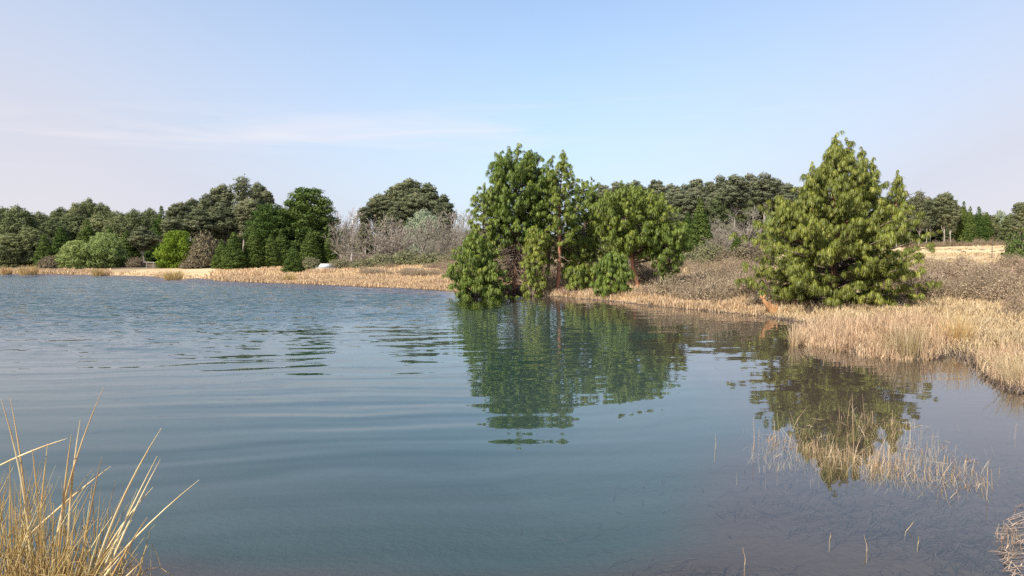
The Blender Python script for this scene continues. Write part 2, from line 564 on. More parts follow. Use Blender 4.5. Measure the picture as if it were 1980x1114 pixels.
# long swell, crests almost across the view
ph = M(nt, 'ADD', M(nt, 'ADD', M(nt, 'MULTIPLY', wy, 4.9), M(nt, 'MULTIPLY', wx, -1.3)), M(nt, 'MULTIPLY', warp.outputs['Fac'], 17.0))
fine = NOISE(nt, 0.5, vmap((0.35, 1.0, 1.0), 0.14), 2.0)
ph = M(nt, 'ADD', ph, M(nt, 'MULTIPLY', fine.outputs['Fac'], 5.0))
amp_n = NOISE(nt, 0.16, vmap((0.5, 1.0, 1.0)), 2.0)
amp = M(nt, 'MULTIPLY', SMOOTH(nt, amp_n.outputs['Fac'], 0.30, 0.60), M(nt, 'MULTIPLY_ADD', SMOOTH(nt, dist, 30.0, 15.0), 0.019, 0.008))
amp = M(nt, 'MULTIPLY', amp, M(nt, 'SUBTRACT', 1.0, M(nt, 'MULTIPLY', calm_right, 0.9)))
ph2 = M(nt, 'ADD', M(nt, 'ADD', M(nt, 'MULTIPLY', wy, 12.5), M(nt, 'MULTIPLY', wx, -2.0)), M(nt, 'ADD', M(nt, 'MULTIPLY', warp.outputs['Fac'], 38.0), M(nt, 'MULTIPLY', fine.outputs['Fac'], 11.0)))
swell = M(nt, 'MULTIPLY', M(nt, 'ADD', M(nt, 'MULTIPLY', M(nt, 'SINE', ph), 0.8), M(nt, 'MULTIPLY', M(nt, 'SINE', ph2), 0.5)), amp)
# ripples
r1x, r1y = slope_noise(1.7, vmap((0.30, 1.0, 1.0), 0.10), 2.0)
r2x, r2y = slope_noise(5.0, vmap((0.45, 1.0, 1.0), -0.1), 2.0)
a1 = M(nt, 'ADD', 0.042, M(nt, 'MULTIPLY', far, 0.45))
a1 = M(nt, 'MULTIPLY', a1, M(nt, 'SUBTRACT', 1.0, M(nt, 'MULTIPLY', SMOOTH(nt, dist, 22.0, 9.0), 0.65)))
a2 = M(nt, 'ADD', 0.036, M(nt, 'MULTIPLY', far, 0.95))
a2 = M(nt, 'MULTIPLY', a2, M(nt, 'SUBTRACT', 1.0, M(nt, 'MULTIPLY', SMOOTH(nt, dist, 20.0, 8.0), 0.8)))
nxv = M(nt, 'ADD', M(nt, 'MULTIPLY', r1x, M(nt, 'MULTIPLY', a1, 0.9)), M(nt, 'MULTIPLY', r2x, M(nt, 'MULTIPLY', a2, 1.0)))
nyv = M(nt, 'ADD', M(nt, 'ADD', M(nt, 'MULTIPLY', r1y, a1), M(nt, 'MULTIPLY', r2y, a2)), M(nt, 'ADD', swell, M(nt, 'MULTIPLY', far, -0.17)))
cmb = nt.nodes.new('ShaderNodeCombineXYZ')
nt.links.new(nxv, cmb.inputs[0])
nt.links.new(nyv, cmb.inputs[1])
cmb.inputs[2].default_value = 1.0
nrm = nt.nodes.new('ShaderNodeVectorMath')
nrm.operation = 'NORMALIZE'
nt.links.new(cmb.outputs[0], nrm.inputs[0])
fr = nt.nodes.new('ShaderNodeFresnel')
fr.inputs['IOR'].default_value = 1.38
nt.links.new(nrm.outputs[0], fr.inputs['Normal'])
gl = nt.nodes.new('ShaderNodeBsdfGlossy')
gl.inputs['Roughness'].default_value = 0.015
gl.inputs['Color'].default_value = (0.97, 0.98, 1.0, 1)
nt.links.new(nrm.outputs[0], gl.inputs['Normal'])
tr = nt.nodes.new('ShaderNodeBsdfTransparent')
tr.inputs['Color'].default_value = (0.88, 0.94, 0.90, 1)
mx = nt.nodes.new('ShaderNodeMixShader')
nt.links.new(fr.outputs[0], mx.inputs[0])
nt.links.new(tr.outputs[0], mx.inputs[1])
nt.links.new(gl.outputs[0], mx.inputs[2])
nt.links.new(mx.outputs[0], out.inputs[0])
wv = np.array([(-180, 1.5, 0), (45, 1.5, 0), (45, 125, 0), (-180, 125, 0)], float)
water = part('water', raw_mesh('water', wv, np.array([[0, 1, 2, 3]]), np.zeros(4), wm))
water['kind'] = 'structure'

# ------------------------------------------------------------------ pines with drooping needles


DROOP = (0.42, 0.80)


def tuft_blades(P, D, rg, n=16, L=0.32, wid=0.013, tone=None, size=None):
    """weeping needle tufts at shoot tips P (T,3) heading D (T,3)"""
    T = len(P)
    d = np.repeat(unit(D), n, 0)
    p = np.repeat(P, n, 0)
    B = T * n
    p0 = p - d * (rg.uniform(0, 0.10, B)[:, None] * (L / 0.30))
    rad_ = rg.normal(size=(B, 3))
    rad_ = unit(rad_ - d * (rad_ * d).sum(1, keepdims=True))
    out_ = unit(rad_ * [1, 1, 0.5] + d * [0.45, 0.45, 0] + 1e-6)
    sz_ = rg.uniform(0.8, 1.25, T) * (1.0 if size is None else size)
    l = (L * rg.uniform(0.75, 1.15, B) * np.repeat(sz_, n))[:, None]
    wide = rg.uniform(0.25, 0.62, B)[:, None]
    droop = np.repeat(rg.uniform(DROOP[0], DROOP[1], T), n)[:, None]
    pts = []
    for t in (0.0, 0.3, 0.65, 1.0):
        pts.append(p0 + out_ * l * wide * (1 - (1 - t) ** 2) + np.array([0, 0, 1.0]) * l * (0.45 * t * (1 - t) - droop * t ** 1.7))
    PP = np.stack(pts, 1)
    sd_ = unit(np.cross(out_ * [1, 1, 0.2], np.array([0, 0, 1.0])) + rg.normal(0, 0.18, (B, 3)))
    Wd = np.tile(np.array([0.8, 1.0, 0.9, 0.35]) * wid, (B, 1)) * rg.uniform(0.7, 1.3, B)[:, None]
    V, F = ribbons(PP, Wd, sd_)
    tt = rg.beta(2.2, 2.2, T) if tone is None else tone
    tn = np.clip(np.repeat(tt, n) + rg.normal(0, 0.07, B), 0, 1)
    return V, F, np.repeat(tn, 8)


NSIDE = 1


def pine(seed, H, prof, nbr, t0=0.0, n=16, L=0.32, wid=0.013, leaders=((0, 0, 1.0),), tr=0.13, twig_k=4.0, dead=0, lean=0.0, depthk=1.0, bare_to=0.0):
    """prof: rows (t, left, right) half-widths in metres; needles above t0; returns crown, trunk, branches, dead twigs"""
    rg = np.random.default_rng(seed)
    pt = np.array(prof, float)
    crown, trunk, branch, deadg = Geo(), Geo(), Geo(), Geo()
    tips, dirs, tones, spire = [], [], [], []
    bl, br_ = [], []
    for (lx, ly, lt) in leaders:
        zz = np.linspace(0, 1, 9)
        top = H * lt
        low = 0.0 if (lx, ly) == (leaders[0][0], leaders[0][1]) else 0.38
        zc = (low + (1 - low) * zz) * top
        k = np.clip((zc / top - low) / 0.35, 0, 1)
        cx = lx * k * k * (3 - 2 * k) + lean * zz + 0.05 * np.sin(zz * 9 + seed)
        cy = ly * k * k * (3 - 2 * k) + 0.05 * np.cos(zz * 7 + seed)
        tp = np.stack([cx, cy, zc - (0.3 if low == 0 else 0)], 1)
        rr = tr * (1 - 0.93 * zz) * (1.0 if low == 0 else 0.55)
        trunk.add(*tubes(tp[None], rr[None], 8), 0.5)
        # leading shoot carries tufts too
        for q in np.linspace(top - 0.75, top + 0.10, 9):
            z = q
            spire.append(len(tips))
            tips.append((np.interp(z, zc, cx) + rg.normal(0, 0.05), np.interp(z, zc, cy) + rg.normal(0, 0.05), z))
            dirs.append((rg.normal(0, 0.4), rg.normal(0, 0.4), 1.0))
            tones.append(rg.uniform(0.4, 1))
        nb = int(nbr * (1.0 if low == 0 else 0.30))
        for i in range(nb):
            t = t0 + (0.985 - t0) * ((i + rg.uniform(0, 1)) / nb) ** 0.92
            if (low and t < 0.6) or (t > 0.93 and rg.random() < 0.6):
                continue
            az = i * 2.39996 + rg.uniform(-0.5, 0.5)
            ca, sa = math.cos(az), math.sin(az)
            wl_, wr_ = np.interp(t, pt[:, 0], pt[:, 1]), np.interp(t, pt[:, 0], pt[:, 2])
            side_ = wr_ if ca > 0 else wl_
            mean_ = 0.5 * (wl_ + wr_) * depthk
            Rb = abs(ca) ** 1.5 * side_ + (1 - abs(ca) ** 1.5) * mean_
            if low:
                Rb = min(Rb, 0.06 + 1.5 * (1 - t))
            Rb *= rg.uniform(0.55, 1.04) if rg.random() > 0.10 else rg.uniform(1.0, 1.12)
            if Rb < 0.08:
                Rb = 0.08
            e = np.interp(t, [0, 0.3, 1], [0.12, 0.34, 1.0]) + rg.normal(0, 0.1)
            z = top * t - Rb * (e * 0.45)                 # the tip ends near the height of its row
            z = max(z, 0.12)
            bx, by = np.interp(z, zc, cx), np.interp(z, zc, cy)
            s = np.linspace(0, 1, 6)
            dz = Rb * (e * 0.25 * s + e * 0.45 * s ** 2.2)
            wob = rg.normal(0, 0.05) * Rb
            P = np.stack([bx + ca * Rb * s - sa * wob * np.sin(s * 3), by + sa * Rb * s + ca * wob * np.sin(s * 3), z + dz], 1)
            P[:, 2] = np.maximum(P[:, 2], 0.12)
            bl.append(P)
            br_.append(np.linspace(0.016 + 0.012 * Rb, 0.007, 6))
            btone = rg.beta(2, 2)
            m = max(2, int(Rb * twig_k) + 1)
            for j in range(m):
                q = 1.0 if j == 0 else rg.uniform(0.30 if Rb > 0.6 else 0.1, 1.0)
                base = np.array([np.interp(q, s, P[:, c]) for c in range(3)])
                h = unit(P[-1] - P[2])
                a2 = 0 if j == 0 else rg.choice([-1, 1]) * rg.uniform(0.4, 1.1)
                hd = np.array([h[0] * math.cos(a2) - h[1] * math.sin(a2), h[0] * math.sin(a2) + h[1] * math.cos(a2), h[2] + 0.25])
                l2 = 0.04 if j == 0 else (0.14 + 0.34 * (1 - q)) * min(Rb, 1.6) * rg.uniform(0.6, 1.2)
                tip = base + unit(hd) * l2 + np.array([0, 0, 0.25 * l2])
                tips.append(tip)
                dirs.append(unit(hd) + np.array([0, 0, 0.75]))
                tones.append(np.clip(btone * 0.6 + rg.uniform(0, 0.45), 0, 1))
                for _ in range(NSIDE if j == 0 else 0):          # whorl of side shoots: a clump at every branch end
                    o_ = rg.normal(0, 0.11, 3) * (L / 0.3)
                    tips.append(tip + o_ - unit(hd) * 0.06)
                    dirs.append(unit(hd) * 0.6 + o_ * 3 + np.array([0, 0, 0.8]))
                    tones.append(np.clip(tones[-1] + rg.normal(0, 0.12), 0, 1))
                if j and l2 > 0.12:
                    bl.append(np.linspace(base, tip, 6))
                    br_.append(np.linspace(0.008, 0.005, 6))
                    if l2 > 0.3:
                        tips.append(base * 0.5 + tip * 0.5)
                        dirs.append(unit(hd) + np.array([0, 0, 0.6]))
                        tones.append(np.clip(btone * 0.6 + rg.uniform(0, 0.4), 0, 1))
    branch.add(*tubes(np.array(bl), np.array(br_), 4), 0.4)
    size = np.ones(len(tips))
    size[spire] = 0.6
    crown.add(*tuft_blades(np.array(tips), np.array(dirs), rg, n, L, wid, np.array(tones), size))
    if dead:
        P, W_, tn = [], [], []
        for i in range(dead):
            z = H * rg.uniform(bare_to, t0 + 0.06)
            az = rg.uniform(0, 2 * math.pi)
            wl_ = np.interp(max(t0, z / H) + 0.05, pt[:, 0], pt[:, 1]) * 0.9
            l = wl_ * rg.uniform(0.3, 1.0)
            hd = np.array([math.cos(az), math.sin(az), rg.uniform(-0.35, 0.3)])
            s = np.linspace(0, 1, 5)[:, None]
            b0 = np.array([lean * z / H, 0, z])
            main = b0 + hd * l * s + np.array([0, 0, -0.25 * l]) * s * s + rg.normal(0, 0.025 * l, (5, 3)) * s
            P.append(main); W_.append(np.linspace(0.02, 0.008, 5)); tn.append(rg.random())
            for j in range(5):
                q = rg.uniform(0.25, 1)
                bb = np.array([np.interp(q, s[:, 0], main[:, c]) for c in range(3)])
                h2 = unit(hd + rg.normal(0, 0.7, 3))
                l2 = l * rg.uniform(0.15, 0.4)
                P.append(bb + h2 * l2 * s + rg.normal(0, 0.03 * l2, (5, 3)) * s)
                W_.append(np.linspace(0.010, 0.005, 5)); tn.append(rg.random())
        V, F = tubes(np.array(P), np.array(W_), 3)
        deadg.add(V, F, np.repeat(np.array(tn), 15))
    return crown, trunk, branch, deadg


def plant_pine(name, label, group, px, base_py, top_py, Y, prof_px, nbr, leaders=((0, 0, 1.0),), needle='pine', bark='bark', zbase=None, **kw):
    """prof_px: rows (py, left px, right px)"""
    k = Y / FPX
    p = at(px, base_py, Y)
    z0 = gz(p.x, Y) if zbase is None else zbase
    top = at(px, top_py, Y).z
    H = top - z0
    prof = sorted([((at(px, py, Y).z - z0) / H, l * k, r * k) for (py, l, r) in prof_px])
    ld = [(lx * k, ly, (at(px, lt, Y).z - z0) / H) for (lx, ly, lt) in leaders] if len(leaders) > 1 else leaders
    crown, trunk, branch, deadg = pine(sum(map(ord, name + label)), H, prof, nbr, leaders=ld, **kw)
    root = empty(name, (p.x, Y, z0), label, 'pine tree', group)
    part('crown', crown.mesh('pine_crown', MT[needle]), root)
    t = part('trunk', trunk.mesh('pine_trunk', MT[bark], True), root)
    part('branches', branch.mesh('pine_branches', MT['bark']), root)
    if deadg.n:
        part('dead_twigs', deadg.mesh('pine_dead_twigs', MT['dead']), root)
    return root


# the big yellow-green pine on the right bank
plant_pine('weeping_pine', 'big yellow-green weeping pine standing alone on the bank at right, with several leading shoots', None,
           1614, 606, 262, 31.5,
           [(262, 1, 1), (290, 8, 12), (312, 20, 32), (330, 36, 46), (352, 54, 74), (375, 74, 96), (400, 92, 114), (430, 126, 138), (460, 168, 168), (485, 170, 178), (512, 156, 168), (540, 178, 170), (565, 178, 162), (590, 158, 128), (606, 130, 74)],
           290, leaders=((-6, 0, 260), (24, 0.2, 268), (70, 0.1, 308), (120, 0.2, 332), (-52, -0.2, 318), (-100, 0.3, 380), (40, -0.3, 290), (-30, 0.3, 322)), needle='pine_y', bark='bark_red', n=46, L=0.255, wid=0.0135, tr=0.17, twig_k=4.4)

G = 'weeping pines in the lakeside clump'
pk = dict(n=30, L=0.285, wid=0.020, tr=0.15, twig_k=4.4)
plant_pine('weeping_pine', 'broadest and tallest weeping pine of the lakeside clump, round top above bare dead inner twigs', G, 994, 560, 290, 48.0,
           [(288, 10, 45), (300, 28, 55), (320, 45, 65), (350, 62, 72), (400, 68, 72), (440, 66, 62), (470, 50, 50), (500, 22, 20)], 230,
           leaders=((6, 0, 288), (30, 0.4, 292), (-28, -0.4, 304)), t0=0.33, bark='bark_red', dead=420, **pk)
plant_pine('weeping_pine', 'dense weeping pine on the left shoulder of the lakeside clump, behind the bushy one', G, 936, 560, 356, 47.5,
           [(356, 6, 6), (372, 20, 22), (400, 28, 26), (440, 28, 30), (480, 26, 34), (500, 20, 30)], 110, t0=0.26, **pk)
plant_pine('weeping_pine', 'bushy young pine hanging over the water at the left end of the clump', G, 922, 566, 446, 45.2,
           [(446, 8, 8), (470, 28, 25), (495, 42, 40), (520, 52, 48), (540, 58, 62), (556, 50, 78), (566, 34, 70)], 170, **pk)
plant_pine('weeping_pine', 'tall thin pine with reddish trunk and sparse spire above the clump', G, 1078, 566, 292, 47.5,
           [(292, 3, 4), (312, 5, 6), (330, 18, 20), (350, 28, 32), (380, 35, 36), (420, 38, 36), (450, 42, 40), (480, 36, 32)], 125, t0=0.33, lean=0.25, bark='bark_red', dead=26, **pk)
plant_pine('weeping_pine', 'dark pine with two pointed tips right of the thin red-trunked pine', G, 1120, 560, 346, 51.0,
           [(346, 5, 22), (370, 20, 30), (400, 32, 36), (440, 42, 42), (480, 44, 42), (512, 30, 34)], 130, leaders=((8, 0, 350), (24, 0.2, 344)), t0=0.24, dead=16, **pk)
plant_pine('weeping_pine', 'small drooping pine below the broadest pine, between its trunks and the red trunk', G, 1032, 566, 440, 46.2,
           [(440, 6, 6), (465, 20, 20), (490, 22, 22), (520, 27, 27), (550, 29, 27), (566, 18, 16)], 95, **pk)
plant_pine('weeping_pine', 'low mid-green pine filling the gap right of the red trunk', G, 1110, 560, 455, 49.0,
           [(455, 10, 10), (478, 30, 30), (505, 36, 36), (530, 26, 24)], 80, t0=0.2, **pk)
plant_pine('weeping_pine', 'wide spreading pine at the right of the clump with bare limbs beneath', G, 1238, 556, 356, 46.5,
           [(356, 22, 10), (375, 40, 42), (398, 82, 66), (425, 84, 88), (450, 66, 104), (475, 40, 110), (495, 18, 90)], 180,
           leaders=((-18, 0, 356), (38, 0.2, 374)), t0=0.30, bark='bark_red', dead=85, bare_to=0.05, **pk)
plant_pine('weeping_pine', 'drooping pine reaching down over the grey heath at the right end of the clump', G, 1292, 556, 430, 45.0,
           [(430, 20, 20), (455, 38, 42), (480, 44, 46), (505, 40, 30), (530, 20, 12)], 95, t0=0.16, **pk)
plant_pine('weeping_pine', 'small bright green pine leaning over the water in front of the clump', G, 1184, 580, 484, 42.0,
           [(484, 6, 6), (505, 26, 26), (530, 40, 38), (555, 38, 36), (572, 42, 28), (580, 36, 24)], 115, **pk)
plant_pine('weeping_pine', 'low yellowish pine sprawl beside the small pine in front of the clump', G, 1122, 560, 512, 45.0,
           [(512, 10, 12), (525, 28, 28), (545, 26, 24)], 45, t0=0.15, **pk)
plant_pine('weeping_pine', 'shaded dark pine standing behind the middle of the clump', G, 1166, 545, 400, 60.0,
           [(400, 10, 10), (430, 26, 26), (470, 34, 32), (510, 30, 30), (540, 22, 22)], 90, n=10, L=0.5, wid=0.03, tr=0.16, twig_k=2.5)

plant_pine('weeping_pine', 'tall dark pine closing the gap behind the thin red-trunked pine', G, 1060, 556, 322, 53.0,
           [(322, 4, 4), (345, 16, 16), (380, 28, 26), (420, 32, 30), (460, 32, 32), (500, 28, 30), (525, 20, 20)], 120, t0=0.18, n=24, L=0.34, wid=0.026, tr=0.15, twig_k=3.4)
# ------------------------------------------------------------------ far tree templates


def clump_tree(seed, H, W, shape, nclump=55, leaf=0.30, per=210, trunk_r=0.28, flat=0.72, tilt=0.0):
    rg = np.random.default_rng(seed)
    crown, trunk = Geo(), Geo()
    cs, rs = [], []
    tries = 0
    lo = {'round': 0.06, 'euc': 0.42, 'euct': 0.58, 'conf': 0.04, 'pad': 0.10, 'spread': 0.12, 'bush': 0.0, 'open': 0.45}[shape]

    def rad_at(t):
        if shape in ('round', 'bush'):
            return (1 - abs(2 * max(t, .3) - 0.9) ** 2.2 * 0.8) ** 0.5 if t < .98 else .25
        if shape in ('euc', 'open'):
            q = (t - lo) / (1 - lo)
            return (max(0, 1 - (abs(q - 0.38) / 0.66) ** 2.2)) ** 0.5 * (0.75 + 0.25 * math.sin(seed + t * 9))
        if shape == 'euct':
            q = (t - lo) / (1 - lo)
            return (max(0, 1 - (abs(q - 0.42) / 0.64) ** 2.0)) ** 0.5
        if shape == 'conf':
            return (1 - t) ** 0.75 * (1.0 if t > .15 else .8) + 0.03
        if shape == 'pad':
            return (max(0, 1 - ((t - 0.5) / 0.56) ** 2)) ** 0.5
        if shape == 'spread':
            return (max(0, 1 - ((t - 0.42) / 0.6) ** 2)) ** 0.5
    while len(cs) < nclump and tries < 6000:
        tries += 1
        t = rg.uniform(lo, 1.0)
        a = rg.uniform(0, 2 * math.pi)
        Rt = rad_at(t) * W * 0.5
        k = math.sqrt(rg.uniform(0.12, 1.0)) * rg.uniform(0.8, 1.0)
        rc = W * rg.uniform(0.085, 0.145) * (1.25 if shape in ('euct', 'open') else 1.0)
        rc = min(rc, Rt * 0.9 + 0.15)
        c = np.array([math.cos(a) * (Rt - rc * 0.7) * k, math.sin(a) * (Rt - rc * 0.7) * k, t * H - rc * 0.6])
        if cs:
            dd = np.linalg.norm((np.array(cs) - c) / np.array([1, 1, 0.85]), axis=1)
            if (dd < 0.72 * (np.array(rs) + rc) * (1.0 if tries < 3000 else 0.75)).any():
                continue
        cs.append(c)
        rs.append(rc)
    mean = np.mean(rs)
    for c, rc in zip(cs, rs):
        n = max(30, int(per * (rc / mean) ** 2))
        d = fib(n, rg) + rg.normal(0, 0.18, (n, 3))
        d = unit(d)
        bump = 1 + 0.22 * np.sin(d[:, 0] * 5 + c[0] * 3) * np.sin(d[:, 1] * 5 + c[1]) + 0.15 * np.sin(d[:, 2] * 7 + c[2])
        rr = rc * bump * rg.uniform(0.72, 1.12, n) * 1.12
        pos_ = c + d * rr[:, None] * np.array([1, 1, flat])
        nor = unit(d * np.array([1, 1, 1 / flat])) + rg.normal(0, 0.30, (n, 3))
        V, F = leafquads(pos_, nor, leaf, rg)
        ct = rg.beta(2.5, 2.5)
        crown.add(V, F, np.repeat(np.clip(0.72 * ct + 0.28 * rg.random(n), 0, 1), 4))
    # trunk with forks and limbs
    zt = np.linspace(0, 1, 8)
    tx = 0.03 * W * np.sin(zt * 5 + seed)
    ty = 0.03 * W * np.cos(zt * 4 + seed) - 0.03 * W * math.cos(seed)
    zc = zt * H * 0.86 - 0.4
    tp = np.stack([tx, ty, zc], 1)
    trunk.add(*tubes(tp[None], (trunk_r * (1 - 0.82 * zt))[None], 8), 0.5)
    order = rg.permutation(len(cs))[:26]
    P, Rr = [], []
    for i in order:
        c = cs[i]
        z0 = np.clip(c[2] - rg.uniform(0.12, 0.32) * H, H * lo * 0.5 + 0.2, H * 0.8)
        b0 = np.array([np.interp(z0, zc, tx), np.interp(z0, zc, ty), z0])
        s = np.linspace(0, 1, 6)[:, None]
        P.append(b0 + (c - b0) * s + np.array([0, 0, -0.06 * H]) * (s * (1 - s)) * 1.5 + rg.normal(0, 0.02 * W, 3) * np.sin(s * 3.14))
        Rr.append(np.linspace(trunk_r * 0.32, 0.03, 6))
    if P:
        trunk.add(*tubes(np.array(P), np.array(Rr), 5), 0.5)
    return crown, trunk


def bare_tree(seed, H, W, stems=1, levels=5, upright=0.8, twigw=0.022, pale=False):
    """leafless tree grown level by level; every branch is a 4-point tapered tube or ribbon"""
    rg = np.random.default_rng(seed)
    wood, twigs = Geo(), Geo()
    n0 = stems
    start = np.stack([rg.normal(0, 0.12 * stems ** 0.5, n0), rg.normal(0, 0.12 * stems ** 0.5, n0), np.full(n0, -0.2)], 1)
    az = np.arange(n0) * 2.4 + rg.uniform(0, 6)
    sp = 0.06 if stems == 1 else (1 - upright) * 1.1 + 0.15
    d = unit(np.stack([np.cos(az) * sp, np.sin(az) * sp, np.ones(n0)], 1) + rg.normal(0, 0.05, (n0, 3)))
    L = np.full(n0, H * (0.42 if stems == 1 else 0.40)) * rg.uniform(0.85, 1.1, n0)
    r = np.full(n0, 0.014 * H if stems == 1 else 0.0075 * H)
    kids = [5, 5, 4, 3, 3]
    for lv in range(levels):
        B = len(start)
        s = np.linspace(0, 1, 4)[None, :, None]
        bend = rg.normal(0, 0.10, (B, 1, 3)) + np.array([0, 0, 0.12 if lv else 0.0])
        P = start[:, None] + d[:, None] * L[:, None, None] * s + bend * L[:, None, None] * s ** 2
        rad_ = r[:, None] * np.linspace(1, 0.55, 4)[None]
        tn = np.clip(rg.beta(2, 2, B), 0, 1)
        if lv < 2:
            V, F = tubes(P, rad_, 5)
            wood.add(V, F, np.repeat(tn, 20))
        else:
            Wd = np.maximum(rad_ * 2, twigw)
            V, F = ribbons(P, Wd * np.array([1, 0.9, 0.75, 0.45])[None], unit(np.cross(d, rg.normal(size=(B, 3)))))
            twigs.add(V, F, np.repeat(tn, 8))
        if lv == levels - 1:
            break
        k = kids[lv]
        q = np.clip(np.linspace(0.28, 1.0, k)[None] + rg.uniform(-0.1, 0.05, (B, k)), 0.15, 1.0)
        st = start[:, None] + d[:, None] * L[:, None, None] * q[..., None] + bend * L[:, None, None] * q[..., None] ** 2
        nd = d[:, None] * upright + rg.normal(0, 0.55, (B, k, 3)) + np.array([0, 0, 0.22])
        start = st.reshape(-1, 3)
        d = unit(nd).reshape(-1, 3)
        L = (L[:, None] * rg.uniform(0.42, 0.68, (B, k)) * (1.1 - 0.3 * q)).reshape(-1)
        r = (r[:, None] * 0.5 * np.ones((1, k))).reshape(-1)
    for g in (wood, twigs):
        pass
    v = np.concatenate([np.concatenate(wood.v), np.concatenate(twigs.v)])
    mx_ = np.percentile(v, 98.5, axis=0)
    mn = np.percentile(v, 1.5, axis=0)
    sc = np.array([W / (mx_[0] - mn[0]), W / (mx_[1] - mn[1]), H / mx_[2]])
    off = np.array([-(mx_[0] + mn[0]) / 2 * sc[0], -(mx_[1] + mn[1]) / 2 * sc[1], 0]) * (0 if stems == 1 else 1)
    return wood.xform(sc, off), twigs.xform(sc, off)


def shrub(seed, H, W, n=420, leaf=0.05, leaves=900, tw=0.012):
    rg = np.random.default_rng(seed)
    twg, lvs = Geo(), Geo()
    az = rg.uniform(0, 2 * math.pi, n)
    rr = np.sqrt(rg.random(n))
    tip = np.stack([np.cos(az) * rr * W / 2, np.sin(az) * rr * W / 2, H * np.sqrt(np.maximum(0.03, 1 - rr ** 2)) * rg.uniform(0.65, 1.08, n)], 1)
    tip[:, 2] *= 1 + 0.22 * np.sin(az * 3 + seed) * rr
    base = np.stack([tip[:, 0] * 0.35, tip[:, 1] * 0.35, np.zeros(n) - 0.05], 1) + rg.normal(0, 0.05 * W, (n, 3)) * [1, 1, 0]
    s = np.linspace(0, 1, 4)[None, :, None]
    P = base[:, None] + (tip - base)[:, None] * s + rg.normal(0, 0.05, (n, 1, 3)) * W * np.sin(s * 3.0)
    V, F = ribbons(P, np.tile(np.array([1.2, 1, 0.8, 0.4]) * tw, (n, 1)), unit(rg.normal(size=(n, 3))))
    twg.add(V, F, np.repeat(rg.random(n), 8))
    idx = rg.integers(0, n, leaves)
    q = rg.uniform(0.55, 1.02, leaves)[:, None]
    c = base[idx] + (tip - base)[idx] * q + rg.normal(0, 0.045 * W, (leaves, 3))
    c[:, 2] = np.maximum(c[:, 2], 0.03)
    nor = unit(c * [1, 1, 1.3]) + rg.normal(0, 0.5, (leaves, 3))
    V, F = leafquads(c, nor, leaf, rg, 1.9)
    lvs.add(V, F, np.repeat(np.clip(rg.beta(2, 2, leaves), 0, 1), 4))
    return twg, lvs


TPL = {}


def tpl(key, H, W, parts_):
    TPL.setdefault(key, []).append((H, W, parts_))


for i in range(4):
    c, t = clump_tree(10 + i, 14, 10, 'round', 115, 0.28, 250, 0.28, 0.85)
    tpl('round', 14, 10, [('crown', c.mesh('round_crown', MT['dark'])), ('trunk', t.mesh('round_trunk', MT['bark'], True))])
for i in range(5):
    c, t = clump_tree(30 + i, 20, 9, 'euc', 70, 0.28, 250, 0.26, 0.8)
    tpl('euc', 20, 9, [('crown', c.mesh('euc_crown', MT['euc'])), ('trunk', t.mesh('euc_trunk', MT['bark_pale'], True))])
for i in range(4):
    c, t = clump_tree(50 + i, 20, 7, 'euct', 36, 0.30, 230, 0.20, 0.75)
    tpl('euct', 20, 7, [('crown', c.mesh('tall_euc_crown', MT['euc_grey'])), ('trunk', t.mesh('tall_euc_trunk', MT['bark_pale'], True))])
for i in range(3):
    c, t = clump_tree(60 + i, 20, 8, 'open', 34, 0.26, 190, 0.24, 0.8)
    tpl('open', 20, 8, [('crown', c.mesh('open_euc_crown', MT['euc'])), ('trunk', t.mesh('open_euc_trunk', MT['bark_pale'], True))])
for i in range(4):
    c, t = clump_tree(70 + i, 10, 6, 'conf', 170, 0.20, 130, 0.16, 0.8)
    tpl('conf', 10, 6, [('crown', c.mesh('conifer_crown', MT['conf'])), ('trunk', t.mesh('conifer_trunk', MT['bark'], True))])
for i in range(3):
    c, t = clump_tree(80 + i, 13, 10, 'pad', 130, 0.24, 200, 0.24, 0.6)
    tpl('pad', 13, 10, [('crown', c.mesh('pad_pine_crown', MT['conf'])), ('trunk', t.mesh('pad_pine_trunk', MT['bark'], True))])
for key, mk, sd_ in (('willow', 'willow', 90), ('vivid', 'vivid', 91), ('bud', 'bud', 92)):
    c, t = clump_tree(sd_, 4.5, 8, 'spread', 70, 0.17, 260, 0.12, 0.6)
    tpl(key, 4.5, 8, [('crown', c.mesh(key + '_crown', MT[mk])), ('trunk', t.mesh(key + '_trunk', MT['bark'], True))])
for i in range(4):
    a, b_ = bare_tree(100 + i, 8, 6.5, 4, 5, 0.66, 0.036)
    tpl('bare', 8, 6.5, [('limbs', a.mesh('bare_limbs', MT['twig'])), ('twigs', b_.mesh('bare_twigs', MT['twig']))])
for i in range(2):
    a, b_ = bare_tree(120 + i, 10, 5.5, 1, 5, 0.95, 0.035)
    tpl('bare_pale', 10, 5.5, [('limbs', a.mesh('pale_limbs', MT['twig_pale'])), ('twigs', b_.mesh('pale_twigs', MT['twig_pale']))])
for key, mk, i in (('olive', 'olive', 0), ('olive', 'olive', 1), ('brown', 'brown', 2), ('brown', 'brown', 3), ('greenbush', 'conf', 4)):
    a, b_ = shrub(140 + i, 2.2, 4.0, 500, 0.13, 3600, 0.03)
    tpl(key, 2.2, 4.0, [('twigs', a.mesh(key + '_twigs', MT['twig'])), ('foliage', b_.mesh(key + '_foliage', MT[mk]))])
for i in range(3):
    a, b_ = shrub(150 + i, 0.9, 1.5, 420, 0.035, 1700, 0.010)
    tpl('heath', 0.9, 1.5, [('twigs', a.mesh('heath_twigs', MT['heath'])), ('foliage', b_.mesh('heath_foliage', MT['heath']))])

prng = random.Random(5)


